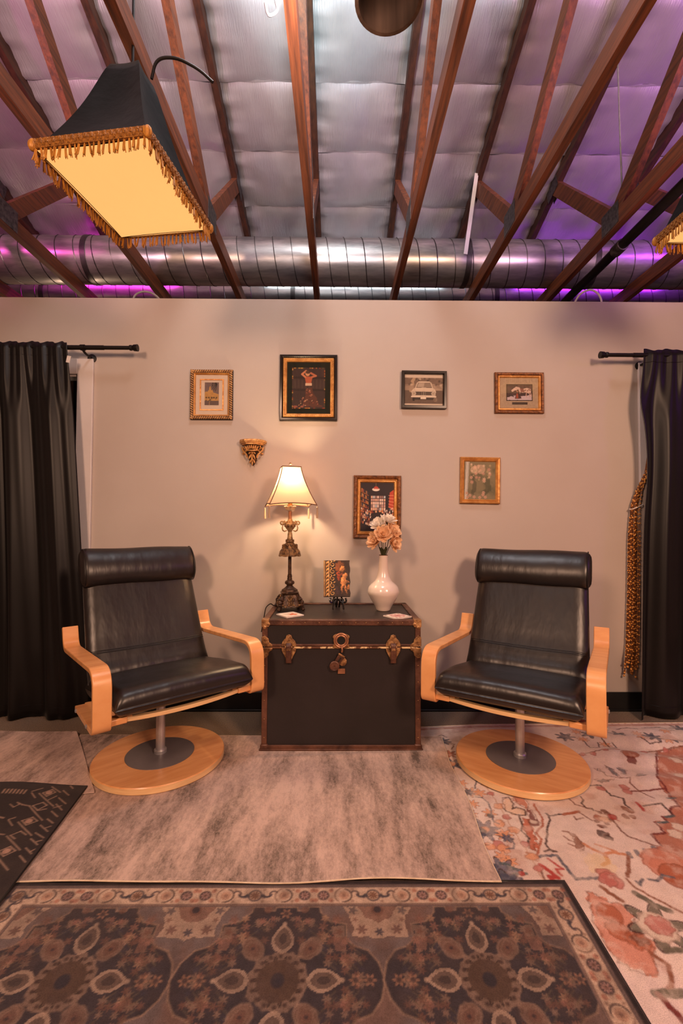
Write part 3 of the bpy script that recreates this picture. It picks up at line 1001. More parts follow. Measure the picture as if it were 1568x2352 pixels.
pendant('lit hanging lamp with black hood and gold fringe, upper left', (-0.752, 1.632, 2.318), math.radians(-8), 0.385, 0.455, 0.47, (-0.02, 0.02))
pendant('fringed hanging lamp cut off by the right edge of the view', (1.545, 1.66, 2.318), 0.0, 0.385, 0.455, 0.47)
cb = MB().tube(fillet([(0, 0, 0), (0.02, -0.01, 0.07), (0.09, 0.0, 0.085), (0.17, 0.02, 0.06), (0.22, 0.03, 0.02)], 0.05), 0.0055, 8)
tag(cb.build('lamp_cable', M['black_iron'], None, (-0.70, 1.66, 2.78)), 'short black cable arching from the top of the left hanging lamp', 'cable')
RUG_MARKS = [
 ('F','rust',0,[(1.575,2.24),(1.695,2.245),(1.88,2.245),(1.194,1.435),(1.077,1.436),(1.037,1.463),(1.034,1.531),(1.104,1.594),(1.132,1.605),(1.137,1.663),(1.19,1.669),(1.197,1.726),(1.248,1.726),(1.246,1.759),(1.285,1.758),(1.307,1.8),(1.35,1.807),(1.379,1.936),(1.403,2.004)]),
 ('S','wine',0.008,[(1.572,2.24),(1.403,2.004),(1.394,1.945),(1.35,1.807),(1.307,1.8),(1.285,1.758),(1.246,1.759),(1.248,1.726),(1.197,1.726),(1.19,1.669),(1.137,1.663),(1.132,1.605)]),
 ('D','cream2',0.025,[(1.586,2.135)]),
 ('D','cream2',0.025,[(1.527,2.031)]),
 ('D','cream2',0.025,[(1.223,1.663)]),
 ('D','cream2',0.025,[(1.267,1.7)]),
 ('D','cream2',0.025,[(1.116,1.531)]),
 ('S','teal',0.012,[(1.346,1.866),(1.383,1.872)]),
 ('S','teal',0.012,[(1.259,1.759),(1.294,1.764)]),
 ('S','teal',0.012,[(1.21,1.726),(1.243,1.731)]),
 ('S','slate',0.011,[(0.671,1.556),(0.745,1.563),(0.753,1.458),(0.829,1.464)]),
 ('S','dark',0.008,[(0.812,1.784),(0.817,1.77),(0.873,1.777)]),
 ('S','rust',0.014,[(0.873,1.777),(0.943,1.794)]),
 ('S','dark',0.007,[(0.812,1.784),(0.813,1.757),(0.779,1.702),(0.754,1.653),(0.734,1.618),(0.733,1.59),(0.75,1.577),(0.727,1.585),(0.711,1.58)]),
 ('S','rust',0.008,[(0.788,1.845),(0.782,1.75),(0.766,1.711),(0.725,1.674),(0.727,1.641),(0.678,1.564)]),
 ('F','rust2',0,[(0.706,1.754),(0.727,1.747),(0.722,1.702),(0.708,1.636),(0.684,1.585),(0.667,1.591),(0.683,1.647),(0.684,1.689)]),
 ('S','dark',0.007,[(0.699,1.764),(0.691,1.711),(0.673,1.683),(0.687,1.644),(0.67,1.613)]),
 ('F','wine',0,[(0.751,1.816),(0.761,1.801),(0.763,1.727),(0.746,1.708),(0.722,1.711),(0.735,1.767)]),
 ('D','cream2',0.012,[(0.74,1.737)]),
 ('F','rustlight',0,[(0.722,1.898),(0.755,1.898),(0.766,1.845),(0.749,1.816),(0.726,1.838)]),
 ('F','peachl',0,[(0.677,1.875),(0.716,1.883),(0.7,1.816),(0.738,1.802),(0.721,1.77),(0.689,1.777),(0.656,1.795)]),
 ('S','dark',0.005,[(0.675,1.883),(0.705,1.89),(0.709,1.845),(0.688,1.809),(0.711,1.823),(0.738,1.805),(0.727,1.774),(0.689,1.777),(0.659,1.802),(0.654,1.838)]),
 ('S','dark',0.007,[(1.001,1.89),(1.0,1.867),(0.984,1.844),(0.986,1.815),(1.006,1.811),(1.005,1.801)]),
 ('D','brown',0.01,[(1.034,1.749)]),
 ('D','brown',0.01,[(1.011,1.721)]),
 ('D','brown',0.01,[(0.989,1.706)]),
 ('D','brown',0.01,[(0.976,1.711)]),
 ('D','brown',0.01,[(0.979,1.734)]),
 ('D','brown',0.01,[(0.997,1.765)]),
 ('D','brown',0.01,[(1.021,1.789)]),
 ('D','brown',0.01,[(1.041,1.795)]),
 ('D','brown',0.01,[(1.046,1.779)]),
 ('D','rust',0.02,[(0.999,1.756)]),
 ('D','peachl',0.018,[(1.017,1.746)]),
 ('S','brown',0.006,[(0.948,1.882),(0.953,1.837),(1.0,1.808)]),
 ('S','brown',0.006,[(0.94,1.787),(0.955,1.76),(0.966,1.74)]),
 ('S','brown',0.007,[(0.907,1.766),(0.909,1.746),(0.94,1.756)]),
 ('F','brown2',0,[(0.853,1.671),(0.865,1.655),(0.857,1.595),(0.833,1.587),(0.836,1.624)]),
 ('S','brown2',0.008,[(0.826,1.683),(0.844,1.677),(0.848,1.653)]),
 ('S','brown2',0.006,[(0.815,1.653),(0.822,1.635),(0.84,1.624)]),
 ('S','brown2',0.006,[(0.81,1.618),(0.824,1.607),(0.846,1.59)]),
 ('D','dark',0.02,[(0.963,1.667)]),
 ('D','dark',0.014,[(0.971,1.649)]),
 ('S','brown',0.007,[(1.051,1.759),(1.04,1.707),(1.043,1.658),(1.076,1.628),(1.112,1.606)]),
 ('D','red',0.016,[(1.055,1.759)]),
 ('S','red',0.006,[(1.051,1.752),(1.067,1.736)]),
 ('S','orange',0.013,[(0.865,1.618),(0.885,1.59),(0.908,1.568),(0.946,1.573),(0.986,1.563)]),
 ('S','orange',0.01,[(0.906,1.612),(0.936,1.595),(0.957,1.579)]),
 ('S','orange',0.014,[(0.909,1.563),(0.899,1.527),(0.874,1.517)]),
 ('S','slate',0.018,[(0.995,1.57),(0.99,1.555)]),
 ('S','cream2',0.018,[(1.011,1.575),(1.007,1.559)]),
 ('S','slate',0.018,[(1.028,1.579),(1.023,1.563)]),
 ('S','cream2',0.018,[(1.045,1.583),(1.04,1.567)]),
 ('S','slate',0.018,[(1.062,1.587),(1.057,1.571)]),
 ('S','cream2',0.018,[(1.079,1.592),(1.074,1.576)]),
 ('S','slate',0.018,[(1.096,1.596),(1.091,1.58)]),
 ('S','brown2',0.012,[(0.984,1.557),(0.925,1.468)]),
 ('D','yellow',0.05,[(0.866,1.522)]),
 ('D','rose',0.028,[(0.862,1.478)]),
 ('D','rose',0.028,[(0.868,1.464)]),
 ('D','rose',0.028,[(0.871,1.45)]),
 ('D','rose',0.028,[(0.856,1.455)]),
 ('S','red',0.009,[(0.709,1.548),(0.719,1.527),(0.733,1.503),(0.713,1.5),(0.717,1.474)]),
 ('S','red',0.015,[(0.67,1.52),(0.689,1.488),(0.702,1.462),(0.677,1.469),(0.677,1.44)]),
 ('S','brown',0.006,[(0.664,1.498),(0.656,1.465),(0.657,1.442)]),
 ('S','dark',0.008,[(1.052,1.962),(1.13,1.97),(1.134,1.897),(1.169,1.877),(1.152,1.829),(1.16,1.8)]),
 ('S','wine',0.009,[(1.229,1.921),(1.388,1.936)]),
 ('S','brown',0.007,[(1.267,1.979),(1.272,1.92),(1.293,1.869)]),
 ('S','dark',0.008,[(1.219,1.821),(1.294,1.832),(1.293,1.775)]),
 ('S','red',0.012,[(1.202,1.843),(1.205,1.807),(1.2,1.797)]),
 ('D','brown2',0.013,[(1.136,1.811)]),
 ('D','brown2',0.013,[(1.147,1.793)]),
 ('D','brown2',0.013,[(1.109,1.762)]),
 ('D','brown2',0.013,[(1.131,1.762)]),
 ('F','slate',0,[(1.182,2.097),(1.197,2.068),(1.203,2.036),(1.203,2.087)]),
 ('F','slate',0,[(1.246,2.126),(1.262,2.092),(1.247,2.018),(1.232,2.059)]),
 ('F','slate',0,[(1.297,2.106),(1.322,2.091),(1.291,2.036),(1.277,2.049)]),
 ('F','slate',0,[(1.315,2.022),(1.355,2.045),(1.376,2.031),(1.339,2.02)]),
 ('F','slate',0,[(1.13,2.014),(1.165,2.014),(1.212,2.009),(1.15,1.987)]),
 ('S','brown',0.004,[(1.203,2.036),(1.245,2.013),(1.289,2.013),(1.269,1.979)]),
 ('D','rust',0.035,[(1.404,2.186)]),
 ('D','wine',0.02,[(1.386,2.145)]),
 ('D','rose',0.018,[(1.12,1.945)]),
 ('D','rose',0.018,[(1.215,1.921)]),
 ('D','rose',0.018,[(1.226,1.953)]),
 ('T','slate',0.05,[(1.203,2.405)]),
 ('T','slate',0.05,[(1.342,2.418)]),
 ('T','slate',0.05,[(1.494,2.411)]),
 ('T','slate',0.05,[(1.66,2.392)]),
 ('T','slate',0.05,[(1.634,2.331)]),
 ('T','slate',0.05,[(1.877,2.483)]),
 ('T','slate',0.05,[(1.712,2.319)]),
 ('T','peach',0.03,[(1.278,2.368)]),
 ('T','peach',0.03,[(1.428,2.484)]),
 ('T','peach',0.03,[(1.36,2.308)]),
 ('T','peach',0.03,[(1.608,2.431)]),
 ('T','peach',0.03,[(1.567,2.343)]),
 ('T','peach',0.03,[(1.769,2.443)]),
 ('T','peach',0.03,[(1.672,2.296)]),
 ('T','peach',0.03,[(1.29,2.457)]),
 ('S','dark',0.006,[(1.272,2.356),(1.261,2.274),(1.308,2.268),(1.334,2.332)]),
 ('S','dark',0.006,[(1.527,2.484),(1.601,2.504),(1.644,2.484)]),
 ('S','dark',0.006,[(1.678,2.497),(1.788,2.504),(1.817,2.443)]),
 ('S','dark',0.006,[(1.374,2.38),(1.362,2.273),(1.399,2.279),(1.402,2.32)]),
 ('S','dark',0.006,[(1.553,2.331),(1.573,2.284),(1.63,2.284)]),
 ('S','brown',0.006,[(1.167,2.224),(1.32,2.24),(1.579,2.245),(1.713,2.245)]),
 ('D','rose',0.014,[(1.194,2.224)]),
 ('D','rose',0.014,[(1.246,2.218)]),
 ('D','rose',0.014,[(1.316,2.235)]),
 ('D','rose',0.014,[(1.375,2.24)]),
 ('D','rose',0.014,[(1.514,2.24)]),
 ('D','rose',0.014,[(1.62,2.24)]),
 ('S','rust',0.012,[(1.455,2.575),(1.47,2.556)]),
 ('S','rust',0.012,[(1.494,2.575),(1.508,2.556)]),
 ('S','rust',0.012,[(1.532,2.575),(1.546,2.556)]),
 ('S','rust',0.012,[(1.57,2.575),(1.584,2.556)]),
 ('S','rust',0.012,[(1.609,2.575),(1.622,2.556)]),
 ('S','rust',0.012,[(1.647,2.575),(1.66,2.556)]),
 ('S','rust',0.012,[(1.686,2.575),(1.699,2.556)]),
 ('S','rust',0.012,[(1.724,2.575),(1.737,2.556)]),
 ('S','rust',0.012,[(1.762,2.575),(1.775,2.556)]),
 ('S','rust',0.012,[(1.801,2.575),(1.813,2.556)]),
 ('S','rust',0.012,[(1.839,2.575),(1.851,2.556)]),
 ('S','rust',0.012,[(1.878,2.575),(1.889,2.556)]),
 ('S','rust',0.012,[(1.916,2.575),(1.927,2.556)]),
 ('S','rust',0.012,[(1.955,2.575),(1.966,2.556)]),
 ('S','rust',0.012,[(1.993,2.575),(2.004,2.556)]),
 ('S','rust',0.012,[(2.032,2.575),(2.042,2.556)]),
 ('S','tan',0.004,[(0.635,2.011),(0.645,1.862),(0.646,1.691),(0.653,1.569),(0.65,1.449)]),
 ('D','peach',0.02,[(0.643,1.829)]),
 ('D','peach',0.02,[(0.649,1.691)]),
 ('D','peach',0.02,[(0.659,1.557)]),
 ('D','peach',0.02,[(0.64,1.979)]),
 ('D','rose',0.014,[(0.642,1.913)]),
 ('D','rose',0.014,[(0.652,1.762)]),
 ('D','rose',0.014,[(0.659,1.617)]),
 ('D','rose',0.014,[(0.656,1.505)]),
 ('T','blue',0.062,[(0.543,1.691)]),
 ('D','peach',0.014,[(0.544,1.696)]),
 ('D','teal',0.014,[(0.53,1.687)]),
 ('T','blue',0.05,[(0.541,2.15)]),
 ('D','peach',0.02,[(0.535,2.15)]),
 ('T','peach',0.038,[(0.559,1.925)]),
 ('T','slate',0.028,[(0.552,1.925)]),
 ('T','peach',0.03,[(0.539,1.992)]),
 ('T','peach',0.03,[(0.596,1.919)]),
 ('T','peach',0.03,[(0.542,1.845)]),
 ('T','peach',0.03,[(0.593,1.787)]),
 ('D','teal',0.012,[(0.588,1.772)]),
 ('T','peach',0.03,[(0.517,1.783)]),
 ('D','peach',0.022,[(0.608,1.724)]),
 ('T','peach',0.036,[(0.603,1.664)]),
 ('T','blue',0.025,[(0.607,1.647)]),
 ('D','rose',0.025,[(0.568,1.609)]),
 ('D','peach',0.022,[(0.577,1.593)]),
 ('D','peach',0.02,[(0.532,1.605)]),
 ('S','slate',0.006,[(0.598,2.044),(0.608,2.005),(0.585,1.949)]),
 ('S','slate',0.006,[(0.57,1.893),(0.598,1.884),(0.611,1.84),(0.6,1.787),(0.592,1.738),(0.606,1.724)]),
 ('S','slate',0.006,[(0.616,1.642),(0.624,1.617),(0.609,1.595),(0.585,1.593)]),
 ('S','brown',0.004,[(0.506,1.615),(0.532,1.613)]),
 ('T','peach',0.03,[(0.558,1.557)]),
 ('T','peach',0.03,[(0.575,1.534)]),
 ('T','blue',0.065,[(0.537,1.491)]),
 ('D','teal',0.014,[(0.534,1.484)]),
 ('T','slate',0.05,[(0.533,1.453)]),
 ('S','teal',0.012,[(0.542,1.527),(0.566,1.52),(0.583,1.498)]),
 ('S','slate',0.01,[(0.534,1.44),(0.562,1.44),(0.585,1.463)]),
 ('S','teal',0.012,[(0.57,1.48),(0.608,1.482)]),
 ('D','red',0.008,[(0.595,1.481)]),
 ('T','slate',0.045,[(0.546,2.38)]),
 ('S','dark',0.006,[(0.523,2.436),(0.554,2.455),(0.578,2.426)]),
 ('T','rust',0.04,[(0.551,2.243)]),
 ('S','brown',0.006,[(0.563,2.362),(0.597,2.344),(0.571,2.292)]),
 ('F','coral',0,[(0.761,1.411),(0.784,1.404),(0.803,1.375),(0.841,1.361),(0.859,1.327),(0.8,1.27),(0.86,1.241),(0.823,1.202),(0.797,1.151),(0.754,1.161),(0.723,1.181),(0.722,1.23),(0.721,1.283),(0.733,1.334)]),
 ('D','rust',0.035,[(0.784,1.334)]),
 ('D','rust',0.03,[(0.777,1.277)]),
 ('D','rust',0.03,[(0.811,1.247)]),
 ('D','brown',0.01,[(0.805,1.253)]),
 ('D','brown',0.01,[(0.811,1.238)]),
 ('D','brown',0.01,[(0.827,1.247)]),
 ('D','brown',0.01,[(0.822,1.27)]),
 ('T','olive',0.085,[(0.894,1.288)]),
 ('D','cream2',0.05,[(0.894,1.288)]),
 ('D','rose',0.035,[(0.902,1.291)]),
 ('S','olive',0.02,[(0.909,1.403),(0.933,1.36),(0.965,1.34)]),
 ('S','brown2',0.014,[(0.815,1.426),(0.849,1.375)]),
 ('S','brown2',0.012,[(0.82,1.213),(0.844,1.176),(0.82,1.136),(0.797,1.117)]),
 ('S','olive',0.022,[(0.76,1.106),(0.828,1.11)]),
 ('S','wine',0.016,[(0.768,1.104),(0.781,1.048)]),
 ('S','olive',0.018,[(0.865,1.218),(0.911,1.218)]),
 ('D','coral',0.08,[(1.093,1.514)]),
 ('D','rust',0.06,[(1.094,1.464)]),
 ('S','slate',0.01,[(0.985,1.456),(1.007,1.448),(1.043,1.472),(1.069,1.464)]),
 ('S','slate',0.009,[(0.939,1.449),(0.941,1.433),(0.966,1.457)]),
 ('S','brown2',0.008,[(0.914,1.457),(0.925,1.418),(0.961,1.374),(0.998,1.333)]),
]
DARK_RUG_MARKS = [
 ('S',0.005,[(-1.139,1.881),(-1.113,1.908),(-1.09,1.891),(-1.112,1.862),(-1.139,1.881)]),
 ('S',0.005,[(-1.124,1.926),(-1.071,1.893)]),
 ('S',0.005,[(-1.152,1.877),(-1.053,1.802)]),
 ('S',0.005,[(-1.184,1.877),(-1.152,1.848)]),
 ('S',0.005,[(-1.135,1.8),(-1.106,1.823),(-1.082,1.807),(-1.103,1.776),(-1.135,1.8)]),
 ('S',0.005,[(-1.147,1.798),(-1.053,1.718)]),
 ('S',0.005,[(-1.127,1.714),(-1.098,1.734),(-1.069,1.714),(-1.098,1.69),(-1.127,1.714)]),
 ('S',0.005,[(-1.137,1.706),(-1.048,1.634)]),
 ('S',0.005,[(-1.177,1.714),(-1.146,1.686)]),
 ('S',0.005,[(-1.18,1.718),(-1.162,1.73)]),
 ('S',0.005,[(-1.123,1.634),(-1.096,1.616)]),
 ('S',0.005,[(-1.121,1.634),(-1.098,1.656),(-1.068,1.637)]),
 ('S',0.005,[(-1.133,1.63),(-1.046,1.561)]),
 ('S',0.005,[(-1.115,1.554),(-1.089,1.578),(-1.06,1.558),(-1.083,1.533),(-1.115,1.554)]),
 ('S',0.005,[(-1.094,1.522),(-1.033,1.473)]),
 ('S',0.005,[(-1.228,1.803),(-1.204,1.787),(-1.191,1.805),(-1.207,1.816)]),
 ('S',0.005,[(-1.198,1.812),(-1.178,1.803),(-1.145,1.798)]),
 ('S',0.005,[(-1.046,1.772),(-1.008,1.74)]),
 ('S',0.005,[(-1.06,1.857),(-1.014,1.82)]),
 ('S',0.005,[(-1.065,1.906),(-1.028,1.876)]),
 ('S',0.005,[(-1.039,1.726),(-1.006,1.702)]),
 ('S',0.005,[(-1.046,1.69),(-1.002,1.655)]),
 ('S',0.005,[(-1.022,1.674),(-1.006,1.684)]),
 ('S',0.005,[(-1.042,1.648),(-0.999,1.621)]),
 ('S',0.005,[(-1.041,1.616),(-1.002,1.586)]),
 ('S',0.005,[(-1.014,1.601),(-0.999,1.608)]),
 ('S',0.005,[(-1.033,1.571),(-0.999,1.544)]),
 ('S',0.005,[(-1.007,1.554),(-1.0,1.564)]),
 ('S',0.005,[(-1.032,1.535),(-0.997,1.506)]),
 ('S',0.005,[(-1.048,1.793),(-1.025,1.807)]),
 ('S',0.005,[(-1.182,1.641),(-1.146,1.638)]),
 ('S',0.005,[(-1.188,1.886),(-1.156,1.911)]),
 ('S',0.005,[(-1.094,1.839),(-1.074,1.867)]),
 ('S',0.005,[(-1.099,1.774),(-1.073,1.785)]),
 ('S',0.005,[(-1.052,1.941),(-1.033,1.923)]),
 ('S',0.005,[(-1.05,1.816),(-1.01,1.78)]),
 ('D',0.013,[(-1.115,1.886)]),
 ('D',0.013,[(-1.1,1.712)]),
 ('D',0.013,[(-1.088,1.556)]),
 ('D',0.013,[(-1.345,1.887)]),
 ('S',0.009,[(-1.304,1.87),(-1.308,1.892)]),
 ('S',0.009,[(-1.289,1.87),(-1.292,1.892)]),
 ('S',0.009,[(-1.274,1.87),(-1.277,1.892)]),
 ('S',0.009,[(-1.259,1.87),(-1.262,1.891)]),
 ('S',0.009,[(-1.244,1.87),(-1.247,1.891)]),
 ('S',0.009,[(-1.229,1.87),(-1.232,1.891)]),
 ('S',0.009,[(-1.214,1.87),(-1.216,1.891)]),
 ('S',0.008,[(-1.238,1.718),(-1.226,1.73),(-1.204,1.726)]),
]

# ------------------------------------------------------------------ rugs
PAL = dict(rust=(172, 94, 64), rust2=(186, 84, 42), rustlight=(196, 120, 90), wine=(116, 44, 40), cream2=(226, 206, 190), teal=(78, 92, 96), slate=(92, 92, 104),
           dark=(62, 36, 34), peachl=(232, 196, 168), peach=(222, 156, 116), brown=(120, 72, 54), brown2=(140, 86, 62), red=(176, 62, 56), orange=(206, 138, 100),
           yellow=(232, 204, 150), rose=(190, 112, 104), tan=(196, 156, 132), blue=(98, 98, 118), coral=(206, 132, 108), olive=(102, 96, 82))


def rug_rim(o, hem, me_pts, name='hem', r=0.004):
    return MB().tube(me_pts, r, 6, closed=True).build(name, hem, o, smooth=60)


def edge_loop(xa, ya, xb, yb, zf, n=60):
    P = []
    for k in range(n):
        P.append((xa + (xb - xa) * k / n, ya))
    for k in range(n):
        P.append((xb, ya + (yb - ya) * k / n))
    for k in range(n):
        P.append((xb - (xb - xa) * k / n, yb))
    for k in range(n):
        P.append((xa, yb - (yb - ya) * k / n))
    return [(x, y, zf(x, y)) for x, y in P]


# --- pale floral rug at right
rx0, ry0, rx1, ry1 = 0.40, 0.10, 2.35, 2.56
cv = Canvas(rx0, ry0, rx1, ry1, 0.0036, (228, 207, 197))
cv.mottle((208, 180, 168), 5, 0.6, 3)
cv.mottle((214, 190, 190), 3, 0.6, 11, 0.5, 0.7)
cv.mottle((178, 122, 98), 14, 0.35, 21, 0.6, 0.75)
RS = random.Random(4)


def jit(pts, a):
    out = []
    for p, q in zip(pts[:-1], pts[1:]):
        n = max(1, int(math.dist(p, q) / 0.012))
        for k in range(n):
            t = k / n
            out.append((p[0] + (q[0] - p[0]) * t + RS.uniform(-a, a), p[1] + (q[1] - p[1]) * t + RS.uniform(-a, a)))
    out.append(pts[-1])
    return out


for kind, c, wd, pts in RUG_MARKS:
    col = PAL[c]
    if kind == 'S':
        cv.stroke(jit(pts, 0.0025), wd, col, 0.85)
    elif kind == 'F':
        cv.fill(pts, col, 0.85, 0.02, 3)
        cv.stroke(jit(list(pts) + [pts[0]], 0.006), 0.0045, PAL['brown'] if c != 'rust' else PAL['wine'], 0.55)
    elif kind == 'D':
        if c == 'yellow':
            cv.disc(pts[0], wd, col, 0.45, nz=0.03)
        else:
            cv.disc(pts[0], wd, col, 0.85, nz=0.012)
            cv.disc(pts[0], wd * 0.95, PAL['brown'], 0.5, ring=0.004, nz=0.01)
    elif kind == 'T':
        cv.star(pts[0], wd, col, RS.choice((6, 7, 8)), 0.9, PAL['dark'] if c != 'peach' else PAL['brown'], RS.uniform(0, 6))
        if c in ('blue', 'slate'):
            for k in range(6):
                a = RS.uniform(0, 6.28)
                cv.disc((pts[0][0] + wd * 0.45 * math.cos(a), pts[0][1] + wd * 0.45 * math.sin(a)), wd * 0.16, (72, 74, 92), 0.8)
# hatching in the rust medallion, loose sprigs out of view towards the near part
for k in range(420):
    x, y = RS.uniform(1.50, 2.3), RS.uniform(1.45, 2.2)
    if x > 1.50 + 0.5 * max(0, 1.9 - y) * 0 and (x - 1.45) > 0:
        cv.stroke([(x, y), (x + RS.uniform(0.03, 0.08), y - RS.uniform(0.02, 0.06))], 0.005, RS.choice([(136, 62, 40), (206, 130, 96), (150, 76, 50), (226, 186, 160), (116, 52, 40)]), 0.6 if x > 1.62 else 0.0)
for k in range(70):
    x, y = RS.uniform(0.9, 2.3), RS.uniform(0.15, 1.0)
    cv.star((x, y), RS.uniform(0.02, 0.06), RS.choice([PAL['coral'], PAL['slate'], PAL['peach'], PAL['rose'], PAL['olive']]), 7, 0.8, PAL['brown'], RS.uniform(0, 6))
cv.stroke([(rx0, 2.535), (rx1, 2.535)], 0.022, PAL['rust'], 0.6)
cv.vary(40, 0.12, 8)
cv.mottle((232, 212, 198), 30, 0.35, 31, 0.5, 0.7)
ROT_R = math.radians(1.2)


def wrinkle_r(X, Y):
    g = np.clip((X - 1.17) / 0.25, 0, 1) * np.clip((2.5 - Y) / 0.2, 0, 1) * np.clip((Y - 1.5) / 0.3, 0, 1)
    z = 0.008 * (1 + np.sin((Y * 1.0 + (X - 1.0) * 0.22) * 34)) * g
    g2 = np.clip((Y - 2.05) / 0.2, 0, 1) * np.clip((2.5 - Y) / 0.15, 0, 1) * np.clip((X - 1.18) / 0.2, 0, 1)
    z = z + 0.009 * (1 + np.sin((X * 0.55 + Y) * 26)) * g2
    return 0.0045 + z


def place_r(X, Y):
    dX = X - 0.473
    return X, Y + dX * math.tan(ROT_R) * np.clip((Y - 1.6) / 0.9, 0, 1) - (0.025 * (1 - np.clip((X - 0.47) / 0.3, 0, 1))) * np.clip((Y - 2.2) / 0.3, 0, 1), wrinkle_r(X, Y)


t = thing('floral_rug', 'pale cream rug with rust and slate-blue flowers under the right chair', 'rug')
link_mesh('pile', cv.mesh('pile', M['rug_print'], place_r), t)
lp = edge_loop(rx0, ry0, rx1, ry1, lambda x, y: 0)
LX = np.array(lp)
ex, ey, ez = place_r(LX[:, 0], LX[:, 1])
MB().tube([(a, b, 0.0035) for a, b in zip(ex, ey)], 0.0035, 6, closed=True).build('bound_edge', M['rug_hem'], t, smooth=60)

# --- brown medallion rug in front
px0, py0, px1, py1 = -0.995, -0.25, 0.712, 1.446
cv = Canvas(px0, py0, px1, py1, 0.0033, (118, 100, 98))
X, Y = cv.X, cv.Y
cv.mottle((98, 82, 82), 7, 0.8, 2)
cv.mottle((124, 84, 66), 9, 0.6, 6, 0.5, 0.7)
XC = (px0 + px1) / 2
MX = [XC + 0.52 * k for k in (-1, 0, 1)]
MYS = [1.446 - 0.308, 1.446 - 0.308 - 0.62, 1.446 - 0.308 - 1.24]
DK, TAN, CRM, RED, NAVY, ORG = (58, 50, 58), (142, 110, 92), (184, 150, 126), (122, 80, 66), (66, 60, 74), (172, 128, 98)


def mirror(pts, cx, cy, sx, sy):
    return [(cx + sx * x, cy + sy * y) for x, y in pts]


quad = [(0, 0.212), (0.03, 0.212), (0.034, 0.2), (0.06, 0.2), (0.064, 0.213), (0.095, 0.213), (0.098, 0.195), (0.125, 0.165), (0.17, 0.155), (0.17, 0.11), (0.19, 0.09), (0.225, 0.078), (0.25, 0.045), (0.262, 0.0)]
rs2 = random.Random(12)
sprigs = []
for k in range(64):
    a, r = rs2.uniform(0.05, 1.5), rs2.uniform(0.115, 0.225)
    sprigs.append((r * math.cos(a) * 1.1, r * math.sin(a) * 0.92, rs2.uniform(0.007, 0.014), rs2.choice([ORG, RED, TAN, NAVY, (150, 100, 84), RED])))
for cy in MYS:
    for cx in MX:
        for sx in (-1, 1):
            for sy in (-1, 1):
                q = mirror(quad, cx, cy, sx, sy)
                cv.fill(q + [(cx, cy)], DK, 0.92, 0.004)
                cv.stroke(q, 0.0045, (156, 122, 100), 0.8)
                for (x, y, r, c) in sprigs:
                    if abs(x) < 0.235 - abs(y) * 0.35 and y < 0.185:
                        cv.star((cx + sx * x, cy + sy * y), r, c, 6, 0.72, None, rs2.uniform(0, 6))
                        if r > 0.011:
                            cv.stroke([(cx + sx * x, cy + sy * y), (cx + sx * (x + 0.02), cy + sy * (y - 0.018))], 0.0028, (110, 92, 72), 0.6)
                cv.fill(mirror([(0.135, 0.15), (0.165, 0.15), (0.165, 0.115), (0.14, 0.115)], cx, cy, sx, sy), TAN, 0.7, 0.006)
                cv.star((cx + sx * 0.15, cy + sy * 0.132), 0.012, RED, 5, 0.9)
                cv.disc((cx + sx * 0.052, cy + sy * 0.203), 0.011, RED, 0.7)
                # diagonal petals
                a = math.radians(48)
                c = (cx + sx * 0.112 * math.cos(a), cy + sy * 0.112 * math.sin(a))
                cv.disc(c, 0.036, TAN, 0.85, 0.026, math.atan2(sy * math.sin(a), sx * math.cos(a)), nz=0.006)
                cv.disc(c, 0.030, (112, 78, 66), 0.9, 0.021, math.atan2(sy * math.sin(a), sx * math.cos(a)))
                cv.disc(c, 0.024, TAN, 0.7, 0.016, math.atan2(sy * math.sin(a), sx * math.cos(a)), ring=0.004, nz=0.008)
                cv.star(c, 0.013, RED, 7, 0.85)
                cv.disc(c, 0.005, DK, 0.8)
        cv.disc((cx, cy), 0.074, (150, 118, 98), 0.7, nz=0.012)
        for ang, ln in ((90, 0.112), (270, 0.112), (0, 0.116), (180, 0.116)):
            a = math.radians(ang)
            d = (math.cos(a), math.sin(a))
            nrm = (-d[1], d[0])

            def petal(l0, l1, wd, col, al):
                L = []
                for k in range(15):
                    u = k / 14
                    L.append((l0 + (l1 - l0) * u, wd * math.sin(PI * u ** 0.8) ** 0.8))
                pts = [(cx + d[0] * l + nrm[0] * w_, cy + d[1] * l + nrm[1] * w_) for l, w_ in L] + [(cx + d[0] * l - nrm[0] * w_, cy + d[1] * l - nrm[1] * w_) for l, w_ in reversed(L)]
                cv.fill(pts, col, al, 0.003)
            petal(0.068, 0.158, 0.030, CRM, 0.75)
            petal(0.080, 0.146, 0.0215, (100, 78, 70), 0.9)
            petal(0.095, 0.130, 0.011, (70, 56, 56), 0.8)
            cv.disc((cx + d[0] * 0.157, cy + d[1] * 0.157), 0.006, CRM, 0.8)
            for l in (0.19, 0.225):
                cv.star((cx + d[0] * l, cy + d[1] * l), 0.017, (166, 116, 88), 6, 0.7)
                cv.disc((cx + d[0] * l, cy + d[1] * l), 0.007, DK, 0.8)
        cv.star((cx, cy), 0.062, (92, 68, 56), 14, 0.95, (64, 48, 44))
        cv.disc((cx, cy), 0.052, (90, 66, 54), 0.95)
        for k in range(16):
            a = 2 * PI * k / 16
            cv.disc((cx + 0.062 * math.cos(a), cy + 0.062 * math.sin(a)), 0.0055, (72, 50, 46), 0.85)
        cv.disc((cx, cy), 0.017, (54, 48, 58), 0.95, 0.019)
